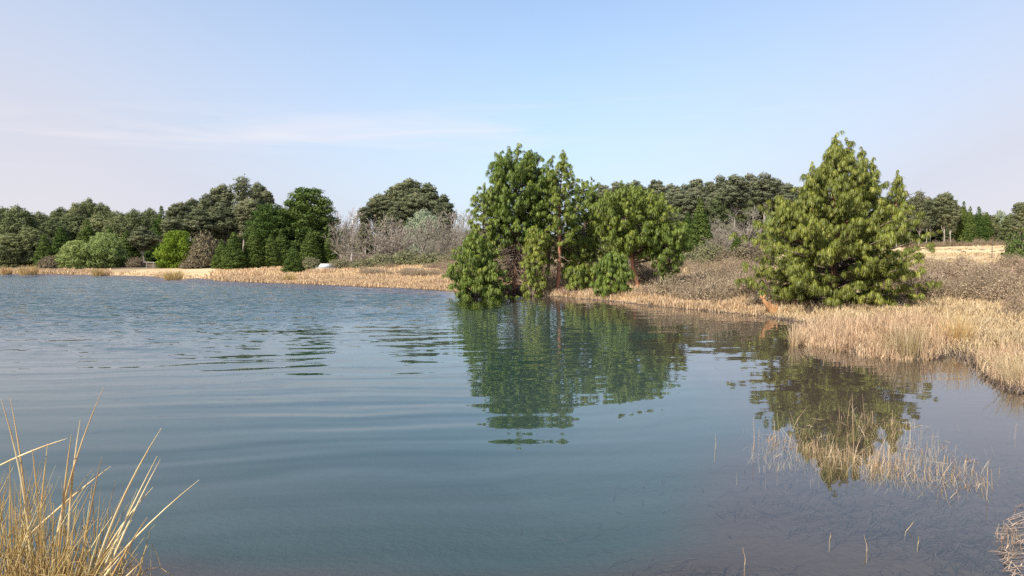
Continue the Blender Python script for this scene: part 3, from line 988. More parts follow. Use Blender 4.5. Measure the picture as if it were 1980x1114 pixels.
def put(key, name, px, top_py, wpx, Y, label, cat, group=None, var=None, base=None):
    p = at(px, top_py, Y)
    z0 = gz(p.x, Y) if base is None else at(px, base, Y).z
    H, W, ps = TPL[key][prng.randrange(len(TPL[key])) if var is None else var % len(TPL[key])]
    s = wpx * Y / FPX / W
    sz = (p.z - z0) / H
    root = empty(name, (p.x, Y, z0 - 0.05), label, cat, group, prng.uniform(0, 6.28), (s, s, sz))
    for n, me in ps:
        part(n, me, root)
    return root


# --- left and central far wood
GW = 'trees of the far-shore wood on the left'
L_HILL = 'rounded grey-green tree on the rise at the back of the far-left wood'
for px, tp_, wp, Y in ((118, 402, 62, 232), (147, 391, 50, 236), (170, 383, 52, 240), (198, 392, 52, 236), (226, 405, 52, 232), (250, 411, 52, 215), (78, 409, 55, 195), (100, 414, 50, 205)):
    put('round', 'broadleaf_tree', px, tp_, wp, Y, L_HILL, 'tree', GW)
put('round', 'broadleaf_tree', -22, 388, 92, 150, 'tall dark tree cut by the left edge of the photo', 'tree', GW)
put('round', 'broadleaf_tree', 33, 395, 84, 140, 'broad dark green domed tree at the far left, next to the edge tree', 'tree', GW)
L_MID = 'dark green rounded tree in the middle of the far-left wood'
for px, tp_, wp, Y in ((98, 424, 72, 165), (140, 408, 80, 178), (190, 414, 76, 168), (228, 416, 62, 152), (262, 404, 60, 172), (292, 402, 56, 182), (60, 440, 70, 128), (20, 450, 70, 126)):
    put('round', 'broadleaf_tree', px, tp_, wp, Y, L_MID, 'tree', GW)
L_CON = 'dark pointed conifer among the rounded trees of the far-left wood'
for px, tp_, wp, Y in ((118, 438, 60, 142), (168, 424, 62, 152), (212, 440, 64, 138), (312, 398, 50, 168), (245, 446, 60, 132), (85, 452, 50, 124), (300, 425, 60, 140)):
    put('conf', 'conifer_tree', px, tp_, wp, Y, L_CON, 'tree', GW)
L_EUC = 'brownish-green eucalyptus climbing the skyline left of the rounded pine'
for px, tp_, wp, Y in ((345, 390, 58, 178), (372, 383, 55, 182), (398, 373, 58, 172), (428, 357, 64, 176), (500, 354, 50, 182), (516, 370, 46, 172)):
    put('euc', 'eucalyptus_tree', px, tp_, wp, Y, L_EUC, 'tree', GW)
put('open', 'eucalyptus_tree', 468, 343, 74, 168, 'tallest eucalyptus of the left wood with sky showing through its crown', 'tree', GW)
L_EUF = 'eucalyptus with pale stem standing in the front of the left wood'
for px, tp_, wp, Y in ((330, 424, 66, 140), (385, 402, 76, 146), (432, 386, 82, 150), (276, 436, 62, 132), (480, 384, 70, 148)):
    put('euc', 'eucalyptus_tree', px, tp_, wp, Y, L_EUF, 'tree', GW)
put('pad', 'pine_tree', 596, 361, 120, 118, 'large rounded dark pine with layered flat boughs right of the eucalypts', 'tree', GW, 0)
put('pad', 'pine_tree', 522, 392, 100, 116, 'olive-green conical pine left of the large rounded pine', 'tree', GW, 1)
put('pad', 'pine_tree', 560, 400, 70, 126, 'smaller pine tucked between the olive pine and the rounded pine', 'tree', GW, 2)
L_CF = 'dense dark bushy conifer at the front foot of the layered pines'
for px, tp_, wp, Y in ((452, 448, 62, 104), (490, 440, 62, 106), (524, 452, 56, 107), (428, 462, 46, 106), (600, 440, 60, 110), (636, 450, 44, 112), (545, 442, 60, 112)):
    put('conf', 'conifer_bush', px, tp_, wp, Y, L_CF, 'conifer', 'conifers at the foot of the layered pines')
put('willow', 'willow_tree', 150, 463, 80, 118, 'pale green low spreading willow in new leaf, the lower left one', 'tree', 'willows in new leaf')
put('willow', 'willow_tree', 203, 448, 88, 120, 'pale green willow in new leaf, the taller right one of two', 'tree', 'willows in new leaf')
put('vivid', 'leafy_tree', 343, 443, 84, 113, 'vivid bright green leafy tree on the far shore', 'tree')
put('brown', 'bare_shrub', 396, 450, 66, 110, 'large brownish leafless bush right of the vivid green tree', 'shrub')
put('conf', 'young_pine', 567, 470, 50, 88, 'small young conifer standing forward in the dry grass', 'tree')

GB = 'leafless winter trees on the far shore'
L_B = 'grey-brown leafless tree fanning out in the thicket between rounded pine and lakeside clump'
for i, (px, tp_, wp, Y) in enumerate(((652, 408, 62, 118), (712, 414, 84, 108), (672, 432, 70, 106), (765, 432, 82, 112), (806, 425, 84, 118), (846, 415, 80, 120), (880, 408, 66, 140), (745, 422, 70, 125), (828, 440, 76, 108), (870, 440, 60, 110), (905, 415, 50, 130))):
    put('bare', 'bare_tree', px, tp_, wp, Y, L_B, 'tree', GB, i)
put('bare_pale', 'bare_tree', 676, 402, 46, 135, 'whitish leafless tree with pale upright stems beside the rounded pine', 'tree', GB, 0)
put('bare_pale', 'bare_tree', 893, 404, 44, 150, 'whitish leafless tree just left of the lakeside clump', 'tree', GB, 1)
put('bud', 'budding_tree', 818, 404, 80, 138, 'pale silvery green budding tree in front of the eucalyptus dome', 'tree')
GE = 'eucalyptus dome behind the leafless trees'
L_E = 'tall eucalyptus with pale trunk, one of the dome behind the leafless trees'
for px, tp_, wp, Y in ((790, 345, 92, 172), (736, 376, 70, 166), (757, 361, 74, 174), (828, 352, 82, 170), (858, 374, 54, 168), (706, 400, 46, 164), (800, 372, 84, 160), (765, 396, 70, 158), (845, 392, 60, 160)):
    put('euc', 'eucalyptus_tree', px, tp_, wp, Y, L_E, 'tree', GE)
L_O = 'low olive-grey shrub at the foot of the leafless trees'
for px, tp_, wp, Y in ((600, 497, 48, 96), (735, 490, 70, 102), (782, 484, 74, 104), (832, 487, 80, 102), (866, 492, 60, 98), (700, 499, 50, 98), (655, 500, 50, 100)):
    put('olive', 'olive_shrub', px, tp_, wp, Y, L_O, 'shrub', 'olive shrubs on the far shore')
L_U = 'brown undergrowth bush along the foot of the far-left wood'
for px, tp_, wp, Y in ((100, 495, 50, 122), (262, 497, 40, 120), (372, 499, 50, 108)):
    put('brown', 'brown_bush', px, tp_, wp, Y, L_U, 'shrub', 'brown bushes at the foot of the wood')

L_BH = 'brown and olive bush seen through the lakeside clump'
for i, px in enumerate((900, 935, 968, 1000, 1035, 1068, 1100, 1135, 1165, 1200)):
    put('brown' if i % 2 else 'olive', 'brown_bush', px, 468 + prng.uniform(-10, 10), 84, prng.uniform(108, 116), L_BH, 'shrub', 'bushes behind the lakeside clump')
# --- plantation on the hill behind the pines
GP = 'eucalyptus plantation on the hill behind the pines'
L_P1 = 'tall grey-green eucalyptus on the skyline of the plantation hill'
for px, tp_, wp in ((1165, 356, 40), (1190, 351, 42), (1225, 347, 46), (1248, 360, 38), (1268, 348, 44), (1300, 353, 42), (1325, 356, 40), (1347, 346, 44), (1372, 351, 40), (1394, 339, 46), (1450, 335, 46), (1503, 345, 44), (1525, 354, 42), (1550, 366, 42), (1575, 378, 44), (1600, 385, 44), (1630, 390, 44)):
    put('euct', 'eucalyptus_tree', px, tp_, wp, prng.uniform(205, 235), L_P1, 'tree', GP)
put('euct', 'eucalyptus_tree', 1421, 335, 58, 188, 'eucalyptus with bright pale trunk, left of two standing out on the plantation hill', 'tree', GP, 1)
put('euct', 'eucalyptus_tree', 1480, 334, 60, 188, 'eucalyptus with bright pale trunk, right of two standing out on the plantation hill', 'tree', GP, 2)
L_P2 = 'grey-green eucalyptus in the middle ranks of the plantation, below the skyline'
for i in range(20):
    px = 1160 + i * 23 + prng.uniform(-7, 7)
    if 1402 < px < 1500:
        continue
    put('euct', 'eucalyptus_tree', px, 372 + prng.uniform(-6, 12), 44, prng.uniform(175, 200), L_P2, 'tree', GP)
for i in range(13):
    put('euct', 'eucalyptus_tree', 1178 + i * 31 + prng.uniform(-6, 6), 360 + prng.uniform(-6, 8), 46, prng.uniform(198, 225), L_P2, 'tree', GP)
L_P3 = 'dark eucalyptus in the lower front rank of the plantation'
for i in range(8):
    px = 1165 + i * 27 + prng.uniform(-8, 8)
    put('euc', 'eucalyptus_tree', px, 405 + prng.uniform(-8, 16), 54, prng.uniform(150, 168), L_P3, 'tree', GP)
put('conf', 'conifer_tree', 1355, 383, 66, 118, 'dark rounded conifer below the plantation, right of the lakeside clump', 'tree')
put('conf', 'conifer_tree', 1330, 410, 50, 120, 'dark conifer half hidden behind the clump at right', 'tree')
put('conf', 'conifer_bush', 1425, 455, 44, 100, 'small dark green conifer bush among brown bare trees on the hill', 'conifer')
L_BB = 'brownish leafless tree at the foot of the plantation hill'
for i, (px, tp_, wp, Y) in enumerate(((1400, 415, 60, 128), (1440, 402, 64, 135), (1475, 400, 60, 135), (1505, 415, 56, 130), (1415, 440, 56, 112), (1450, 440, 60, 114), (1385, 440, 46, 114))):
    put('bare', 'bare_tree', px, tp_, wp, Y, L_BB, 'tree', 'leafless trees below the plantation', i + 1)
put('willow', 'leafy_tree', 1495, 408, 46, 122, 'olive-green leafing tree beside the left flank of the big pine', 'tree')
put('olive', 'olive_shrub', 1372, 468, 84, 88, 'broad pale olive shrub right of the lakeside clump', 'shrub', None, 0)
put('brown', 'brown_bush', 1440, 474, 90, 84, 'rounded grey-brown bush left of the big pine', 'shrub', None, 0)
put('olive', 'olive_shrub', 1330, 484, 60, 80, 'smaller olive shrub beneath the right end of the clump', 'shrub', None, 1)
put('brown', 'brown_bush', 1405, 480, 50, 82, 'small grey-brown bush between the olive shrub and the rounded bush', 'shrub', None, 1)
put('brown', 'brown_bush', 1478, 482, 50, 80, 'grey-brown bush touching the left flank of the big pine', 'shrub', None, 1)

L_F1 = 'low dark tree in the shade behind the front trees of the far shore'
for px in (418, 446, 474, 640, 668, 700, 728, 755, 782, 810, 838, 866, 892, 915, 940, 1000, 1060):
    put('round', 'broadleaf_tree', px, 446 + prng.uniform(-10, 12), 52, prng.uniform(178, 200), L_F1, 'tree', 'low trees in the shade of the far shore')
L_F2 = 'dark low tree in the shade between the plantation trunks'
for px in (1150, 1185, 1220, 1255, 1290, 1325, 1360, 1392, 1424, 1456, 1488, 1520, 1555, 1590, 1625, 1660):
    put('round', 'broadleaf_tree', px, (384 if 1370 < px < 1530 else 412) + prng.uniform(-8, 8), 62, prng.uniform(190, 215), L_F2, 'tree', 'low trees between the plantation trunks')
# --- trees beyond the field on the right
GR = 'trees beyond the field on the right'
put('open', 'eucalyptus_tree', 1748, 369, 52, 136, 'open-crowned eucalyptus just right of the big pine', 'tree', GR, 0)
put('open', 'eucalyptus_tree', 1778, 370, 50, 132, 'open eucalyptus with a leaning pale trunk beyond the field', 'tree', GR, 1)
put('euc', 'eucalyptus_tree', 1826, 371, 54, 131, 'tallest round-topped eucalyptus beyond the field, with forked pale stems', 'tree', GR, 2)
put('open', 'eucalyptus_tree', 1800, 384, 44, 138, 'eucalyptus set back between the leaning and the forked ones', 'tree', GR, 2)
put('euc', 'eucalyptus_tree', 1840, 386, 36, 130, 'narrow brownish eucalyptus right of the forked one', 'tree', GR, 3)
put('conf', 'conifer_tree', 1864, 389, 34, 131, 'tallest pointed conifer beyond the field', 'tree', GR, 0)
put('conf', 'conifer_tree', 1876, 399, 36, 130, 'conifer close to the right of the tallest pointed conifer', 'tree', GR, 1)
put('conf', 'conifer_tree', 1893, 399, 38, 132, 'pointed conifer left of the pale bare tree', 'tree', GR, 2)
put('conf', 'conifer_tree', 1908, 410, 36, 134, 'lower conifer partly in front of the pale bare tree', 'tree', GR, 3)
put('bud', 'budding_tree', 1934, 406, 42, 138, 'pale yellowish tree beyond the field', 'tree', GR)
put('euc', 'eucalyptus_tree', 1974, 391, 44, 128, 'dark eucalyptus at the right edge of the photo', 'tree', GR, 0)
L_RE = 'grey-green eucalyptus filling the belt of tall trees beyond the field'
for px, tp_, wp, Y in ((1762, 382, 44, 142), (1792, 380, 42, 143), (1812, 384, 42, 142), (1735, 378, 46, 142), (1710, 385, 46, 146), (1852, 396, 38, 140)):
    put('euc', 'eucalyptus_tree', px, tp_, wp, Y, L_RE, 'tree', GR)
L_RC = 'dark conifer filling the belt of trees beyond the field'
for px, tp_, wp, Y in ((1872, 408, 40, 137), (1888, 414, 40, 138), (1902, 408, 40, 137), (1918, 416, 42, 138), (1945, 424, 44, 137), (1956, 412, 40, 136)):
    put('round', 'conifer_tree', px, tp_, wp, Y, L_RC, 'tree', GR)
L_R = 'dark low leafy tree filling in beneath the trees beyond the field'
for px, tp_, wp, Y in ((1915, 438, 44, 141), (1948, 434, 48, 141), (1755, 415, 46, 148), (1785, 418, 46, 150), (1815, 415, 46, 150), (1850, 412, 44, 144), (1880, 415, 44, 144), (1990, 425, 50, 142), (1730, 415, 44, 148), (1700, 405, 46, 150), (1660, 400, 50, 160), (1900, 420, 40, 146), (1970, 436, 44, 142), (1770, 440, 40, 144), (1835, 440, 44, 140)):
    put('round', 'broadleaf_tree', px, tp_, wp, Y, L_R, 'tree', GR)
put('greenbush', 'dark_bush', 1975, 447, 66, 62, 'dark green dense bush at the right edge of the field', 'shrub')

# ------------------------------------------------------------------ ground cover


def scatter(n, xr, yr, cond, rg, by_view=True):
    """points on land within the view wedge, denser near the camera"""
    out_ = np.zeros((0, 2))
    while len(out_) < n:
        m = n * 3
        if by_view:
            y = 1.0 / rg.uniform(1.0 / yr[1], 1.0 / yr[0], m)
            u = rg.uniform(xr[0], xr[1], m)
            x = (u - PW / 2) / FPX * y
        else:
            x = rg.uniform(*xr, m)
            y = rg.uniform(*yr, m)
        ok = cond(x, y)
        out_ = np.concatenate([out_, np.stack([x, y], 1)[ok]])
    return out_[:n]


def grass_geo(pts, rg, h, wid, per=10, spread=0.12, lean=0.45, kink=0.0, zoff=-0.02, geo_=None, tone_mu=0.5):
    """bunches of bent blades at pts; h, wid may be arrays per point"""
    n = len(pts)
    z = ground_z(pts[:, 0], pts[:, 1])
    z = np.maximum(z, -0.35)
    h = np.broadcast_to(h, (n,))
    wid = np.broadcast_to(wid, (n,))
    B = n * per
    i = np.repeat(np.arange(n), per)
    sp = np.broadcast_to(spread, (n,))[i]
    base = np.stack([pts[i, 0] + rg.normal(0, 1, B) * sp, pts[i, 1] + rg.normal(0, 1, B) * sp, z[i] + zoff], 1)
    az = rg.uniform(0, 2 * math.pi, B)
    hh = h[i] * rg.uniform(0.5, 1.15, B)
    ln = np.abs(rg.normal(0, lean, B))
    s = np.array([0, 0.35, 0.7, 1.0])
    cx, sy = np.cos(az), np.sin(az)
    off = (ln[:, None] * (0.35 * s + 0.65 * s ** 2)) * hh[:, None]
    zz = hh[:, None] * (s - 0.28 * np.minimum(ln, 1.2)[:, None] * s ** 2)
    if kink:
        kk = (rg.random(B) < kink)
        kz = np.where(kk, rg.uniform(0.2, 0.75, B), 1.0)
        zz[:, 3] = np.where(kk, zz[:, 2] - hh * (1 - kz) * 0.5, zz[:, 3])
        off[:, 3] = np.where(kk, off[:, 2] + hh * 0.28, off[:, 3])
    P = np.stack([base[:, 0:1] + cx[:, None] * off, base[:, 1:2] + sy[:, None] * off, base[:, 2:3] + zz], -1)
    sdv = unit(np.stack([-sy + rg.normal(0, .5, B), cx + rg.normal(0, .5, B), rg.normal(0, 0.1, B)], 1))
    W_ = wid[i][:, None] * np.array([1.0, 0.95, 0.75, 0.3])[None] * rg.uniform(0.6, 1.3, B)[:, None]
    V, F = ribbons(P, W_, sdv)
    tn = np.clip(0.45 * (rg.beta(2, 2, n)[i] + tone_mu - 0.5) + 0.6 * rg.random(B), 0, 1)
    g = geo_ or Geo()
    g.add(V, F, np.repeat(tn, 8))
    return g


def stuff(name, me, label=None):
    o = part(name, me)
    o['kind'] = 'stuff'
    if label:
        o['label'] = label
        o['category'] = name.replace('_', ' ')
    return o


rg = np.random.default_rng(21)
# dry grass rim along the far shores
g = Geo()
pts = scatter(9000, (-60, 1000), (44, 118), lambda x, y: (lambda d: (d > 0.1) & (d < 9) & (rg.random(len(x)) < np.exp(-d / np.where(x / y < -0.38, 1.5, 2.2)) * np.where((x / y < -0.40) & (x / y > -0.535), 0.10, 1)))(shore_dist(x, y)), rg)
dd = np.hypot(pts[:, 0], pts[:, 1])
grass_geo(pts, rg, 0.30 + 0.22 * vnoise(pts[:, 0], pts[:, 1], 1.6, 1) + 0.22 * np.clip((-0.5 - pts[:, 0] / pts[:, 1]) * 8, 0, 1), 0.0009 * dd + 0.006, 6, 0.16, 0.4, geo_=g)
pts = scatter(2600, (420, 900), (60, 104), lambda x, y: (lambda d: (d > 5) & (d < 40))(shore_dist(x, y)), rg)
dd = np.hypot(pts[:, 0], pts[:, 1])
grass_geo(pts, rg, 0.30 + 0.14 * vnoise(pts[:, 0], pts[:, 1], 4, 2), 0.0009 * dd + 0.006, 6, 0.35, 0.5, geo_=g)
pts = scatter(260, (596, 650), (82, 88.5), lambda x, y: x < 0, rg)
grass_geo(pts, rg, 0.46, 0.06, 6, 0.2, 0.4, geo_=g)
pts = scatter(1500, (1000, 1480), (28, 47), lambda x, y: (lambda d: (d > 0.05) & (d < 5) & (rg.random(len(x)) < np.exp(-d / 1.7)))(shore_dist(x, y)), rg)
grass_geo(pts, rg, 0.32 + 0.22 * vnoise(pts[:, 0], pts[:, 1], 1.0, 1), 0.032, 6, 0.14, 0.55, kink=0.2, geo_=g)
stuff('shore_grass', g.mesh('shore_grass', MT['straw_pale']), 'pale dry grass along the far shore and the water line')
# the slope on the right
g = Geo()
pts = scatter(9000, (1440, 2080), (15, 62), lambda x, y: (lambda d: (d > 0.05) & (rg.random(len(x)) < 0.30 + 0.7 * np.exp(-d / 7)))(shore_dist(x, y)), rg)
dd = np.hypot(pts[:, 0], pts[:, 1])
grass_geo(pts, rg, 0.26 + 0.18 * vnoise(pts[:, 0], pts[:, 1], 1.1, 1), 0.0009 * dd + 0.003, 6, 0.14, 0.6, kink=0.25, geo_=g)
pts = scatter(1100, (1730, 2020), (60, 126), lambda x, y: vnoise(x, y, 7, 6) > -0.2, rg)
grass_geo(pts, rg, 0.22 + 0.12 * vnoise(pts[:, 0], pts[:, 1], 5, 1), 0.07, 6, 0.35, 0.6, geo_=g)
pts = scatter(1500, (1040, 1480), (32, 80), lambda x, y: (lambda d: d > 2)(shore_dist(x, y)), rg)
grass_geo(pts, rg, 0.4, 0.0009 * np.hypot(pts[:, 0], pts[:, 1]), 6, 0.25, 0.5, geo_=g)
stuff('dry_grass', g.mesh('dry_grass', MT['straw']), 'dry straw-coloured grass covering the banks')

# reed bed in front of the big pine and along the right bank
spit = np.array([on_plane(*p) for p in ((1532, 655), (1560, 640), (1660, 640), (1760, 640), (1830, 650), (1840, 680), (1790, 697), (1700, 694), (1610, 676), (1540, 668))])


def in_poly(x, y, poly):
    ins = np.zeros(x.shape, bool)
    for i in range(len(poly)):
        ax, ay = poly[i]
        bx, by = poly[(i + 1) % len(poly)]
        ins ^= ((ay > y) != (by > y)) & (x < (bx - ax) * (y - ay) / (by - ay + 1e-12) + ax)
    return ins


g = Geo()
pts = scatter(1500, (1500, 1860), (16, 26), lambda x, y: in_poly(x, y, spit) & (vnoise(x, y, 0.5, 4) > -0.28), rg)
grass_geo(pts, rg, 0.42 + 0.34 * vnoise(pts[:, 0], pts[:, 1], 0.3, 1), 0.017, 7, 0.07, 0.32, kink=0.3, geo_=g)
pts = scatter(420, (1560, 1900), (19, 27), lambda x, y: (np.abs(shore_dist(x, y)) < 0.6), rg)
grass_geo(pts, rg, 0.42, 0.018, 7, 0.08, 0.35, kink=0.25, geo_=g)
pts = scatter(420, (1880, 2040), (11.5, 18), lambda x, y: (np.abs(shore_dist(x, y) - 0.35) < 0.5), rg)
grass_geo(pts, rg, 0.34, 0.012, 7, 0.1, 0.6, kink=0.4, geo_=g)
wl = Geo()
pts = scatter(900, (1000, 2040), (11, 48), lambda x, y: np.abs(shore_dist(x, y)) < 0.22, rg)
grass_geo(pts, rg, 0.13, 0.0008 * np.hypot(pts[:, 0], pts[:, 1]) + 0.006, 6, 0.14, 0.9, geo_=wl)
pts = scatter(320, (1500, 1860), (16, 26), lambda x, y: in_poly(x, y, spit), rg)
grass_geo(pts, rg, 0.14, 0.018, 6, 0.1, 0.9, zoff=0.0, geo_=wl)
stuff('wet_litter', wl.mesh('wet_litter', MT['dead']), 'dark wet plant litter along the water line')
stuff('reed_bed', g.mesh('reed_bed', MT['straw_pale']), 'pale dry reed bed standing in the shallows below the big pine')

# drowned reeds standing in the open water on the right
rpoly = np.array([on_plane(*p) for p in ((1450, 838), (1540, 808), (1650, 806), (1760, 800), (1800, 830), (1880, 880), (1905, 935), (1860, 965), (1780, 955), (1700, 925), (1600, 905), (1470, 880))])
g = Geo()
pts = scatter(290, (1480, 1760), (7.5, 12), lambda x, y: in_poly(x, y, rpoly) & (vnoise(x, y, 0.55, 7.0) > -0.45), rg)
grass_geo(pts, rg, 0.46 + 0.22 * vnoise(pts[:, 0], pts[:, 1], 0.35, 2), 0.0058, 5, 0.09, 0.45, kink=0.75, zoff=-0.1, geo_=g)
pts = scatter(190, (1700, 1920), (7.2, 10), lambda x, y: in_poly(x, y, rpoly) & (vnoise(x, y, 0.5, 8.0) > -0.5), rg)
grass_geo(pts, rg, 0.38, 0.005, 4, 0.09, 0.45, kink=0.75, zoff=-0.12, geo_=g)
pts = scatter(150, (1380, 1970), (6.9, 12), lambda x, y: shore_dist(x, y) < -0.4, rg)
pts = pts[(pts[:, 0] / pts[:, 1] > 0.29) & (pts[:, 1] > 8.2 - (pts[:, 0] - 3) * 0.3)]
grass_geo(pts, rg, 0.33, 0.004, 2, 0.05, 0.35, kink=0.4, zoff=-0.1, geo_=g)
fl = scatter(110, (1480, 1930), (7.4, 11.5), lambda x, y: in_poly(x, y, rpoly), rg)
fa = rg.uniform(0, 6.28, 110)
fl_l = rg.uniform(0.05, 0.28, 110)
fs = np.linspace(-0.5, 0.5, 4)
FP = np.stack([fl[:, 0:1] + np.cos(fa)[:, None] * fl_l[:, None] * fs, fl[:, 1:2] + np.sin(fa)[:, None] * fl_l[:, None] * fs, 0.006 + 0.05 * rg.random((110, 1)) * (fs + 0.5)], -1)
V, F = ribbons(FP, np.tile(np.array([0.8, 1, 1, 0.5]) * 0.005, (110, 1)), unit(np.stack([-np.sin(fa), np.cos(fa), rg.normal(0, .3, 110)], 1)))
g.add(V, F, np.repeat(rg.random(110), 8))
stuff('drowned_reeds', g.mesh('drowned_reeds', MT['reed']), 'broken dry reeds standing in open water at right')

# weeds lying on the shallow bed
n = 2400
pts = scatter(n, (1000, 2040), (5.2, 9.5), lambda x, y: (shore_dist(x, y) < -0.1) & (vnoise(x, y, 0.7, 9) + (x - 2.2) * 0.55 + rg.normal(0, .35, len(x)) > 0.2), rg)
z = ground_z(pts[:, 0], pts[:, 1])
az = rg.normal(0.3, 1.0, n)
l = rg.uniform(0.06, 0.34, n)
s = np.linspace(-0.5, 0.5, 4)
P = np.stack([pts[:, 0:1] + np.cos(az)[:, None] * l[:, None] * s, pts[:, 1:2] + np.sin(az)[:, None] * l[:, None] * s + 0.03 * np.sin(s * 6 + az[:, None]),
              np.minimum(z[:, None] + 0.012 + 0.05 * rg.random((n, 1)) * (s + 0.5) ** 2, -0.012)], -1)
V, F = ribbons(P, np.tile(np.array([0.6, 1, 1, 0.4]) * 0.006, (n, 1)), unit(np.stack([-np.sin(az), np.cos(az), rg.normal(0, .3, n)], 1)))
g = Geo()
g.add(V, F, np.repeat(rg.random(n), 8))
stuff('water_weed', g.mesh('water_weed', MT['weed']), 'dark weed and drowned stalks lying under the shallow water')

# mud margin with straw litter at the lower right
n = 520
pts = scatter(n, (1880, 2060), (5.0, 7.2), lambda x, y: np.abs(shore_dist(x, y) - 0.25) < 0.5, rg)
z = np.maximum(ground_z(pts[:, 0], pts[:, 1]), 0.0)
az = rg.normal(0.2, 0.9, n)
l = rg.uniform(0.03, 0.16, n)
P = np.stack([pts[:, 0:1] + np.cos(az)[:, None] * l[:, None] * s, pts[:, 1:2] + np.sin(az)[:, None] * l[:, None] * s, np.repeat(z[:, None], 4, 1) + 0.008 + 0.03 * rg.random((n, 1)) * (s + .5)], -1)
V, F = ribbons(P, np.tile(np.array([0.7, 1, 1, 0.5]) * 0.006, (n, 1)), unit(np.stack([-np.sin(az), np.cos(az), rg.normal(0, .15, n)], 1)))
g = Geo()
g.add(V, F, np.repeat(rg.random(n), 8))
pts = scatter(26, (1905, 2000), (6.0, 6.7), lambda x, y: np.abs(shore_dist(x, y)) < 0.25, rg)
grass_geo(pts, rg, 0.14, 0.005, 4, 0.03, 0.3, geo_=g)
stuff('straw_litter', g.mesh('straw_litter', MT['heath']), 'flattened straw litter on the mud edge at lower right')

# heath: one low grey-brown cover of twiggy mounds on the slope
ht = [shrub(160 + i, 0.66, 1.25, 230, 0.028, 620, 0.016) for i in range(4)]
hd_ = [Geo() for _ in range(4)]
hv = []
for a, b_ in ht:
    va, fa, ta = a.data()
    vb, fb, tb = b_.data()
    hv.append((np.concatenate([va, vb]), np.concatenate([fa, fb + len(va)]), np.concatenate([ta, tb])))
g = Geo()


def heath_at(x, y, sc_, zsc=1.0, tone=0.0):
    v, f, t = hv[rg.integers(0, 4)]
    a = rg.uniform(0, 6.28)
    c_, s_ = math.cos(a), math.sin(a)
    vv = np.stack([v[:, 0] * c_ - v[:, 1] * s_, v[:, 0] * s_ + v[:, 1] * c_, v[:, 2] * zsc], 1) * sc_ + np.array([x, y, gz(x, y) - 0.03])
    g.add(vv, f, np.clip(t * 0.85 + tone, 0, 1))


pts = scatter(330, (1040, 1480), (30, 78), lambda x, y: (lambda d: (d > 1.2) & (d < 45) & (vnoise(x, y, 6, 3) > -0.55))(shore_dist(x, y)), rg)
for x, y in pts:
    heath_at(x, y, rg.uniform(0.6, 1.4) if rg.random() > 0.14 else rg.uniform(1.5, 2.2), rg.uniform(.8, 1.15), rg.uniform(-.2, .3))
pts = scatter(210, (1560, 2060), (26, 66), lambda x, y: (lambda d: (d > 7) & (vnoise(x, y, 4, 3) > -0.12))(shore_dist(x, y)), rg)
for x, y in pts:
    heath_at(x, y, rg.uniform(0.45, 1.2) if rg.random() > 0.14 else rg.uniform(1.4, 2.1), rg.uniform(.7, 1.15), rg.uniform(-.2, .3))
pts = scatter(60, (700, 880), (66, 98), lambda x, y: (lambda d: (d > 8) & (vnoise(x, y, 5, 2) > -0.1))(shore_dist(x, y)), rg)
for x, y in pts:
    heath_at(x, y, rg.uniform(0.8, 1.6), 0.8, rg.uniform(0, .15))
pts = scatter(190, (860, 1230), (53, 112), lambda x, y: (lambda d: (d > 6))(shore_dist(x, y)), rg)
for x, y in pts:
    heath_at(x, y, rg.uniform(1.0, 2.2), 1.0, rg.uniform(-.1, .1))
pts = scatter(60, (1740, 2000), (72, 128), lambda x, y: x > 0, rg)
for x, y in pts:
    heath_at(x, y, rg.uniform(0.35, 0.9), 0.5, rg.uniform(0, .2))
for u in np.arange(1745, 1995, 9):
    Yb = 125 + rg.uniform(-2, 2)
    heath_at((u - 990) / FPX * Yb, Yb, rg.uniform(0.9, 2.0), rg.uniform(.6, 1.2), rg.uniform(-.1, .1))
stuff('heath', g.mesh('heath', MT['heath']), 'low grey-brown heath covering the slope behind the shore')

LH = {(1935, 505, 90, 37): 'darkest rounded heath bush on the slope near the right edge', (1420, 548, 70, 36): 'dark twiggy bush low on the bank left of the big pine',
      (1340, 530, 80, 41): 'pinkish-grey heath bush right of the small front pine', (1250, 545, 60, 41): 'twiggy brown bush under the bare limbs of the spreading pine',
      (1108, 548, 60, 45.5): 'grey-brown bush at the foot of the red-trunked pine', (1840, 535, 60, 34): 'grey heath bush halfway down the right slope',
      (1800, 510, 60, 42): 'grey heath bush beside the right flank of the big pine', (1962, 560, 50, 25): 'low brown bush at the right edge above the straw'}
L_HB = 'rounded grey-brown heath bush standing out on the right slope'
for i in range(16):
    Y = prng.uniform(27, 60)
    px = prng.uniform(1790, 2000)
    g0 = at(px, 557, Y)
    if shore_dist(np.array([g0.x]), np.array([Y]))[0] < 6:
        continue
    hpx = prng.uniform(0.7, 1.25) / Y * FPX
    zt = gz(g0.x, Y)
    base_py = HOR + (EYE - zt) / Y * FPX
    put('heath', 'heath_shrub', px, base_py - hpx, hpx * prng.uniform(1.4, 2.1), Y, L_HB, 'shrub', 'heath bushes on the right slope')
for (px, tp_, wp, Y), lab in LH.items():
    put('heath', 'heath_shrub', px, tp_, wp, Y, lab, 'shrub')

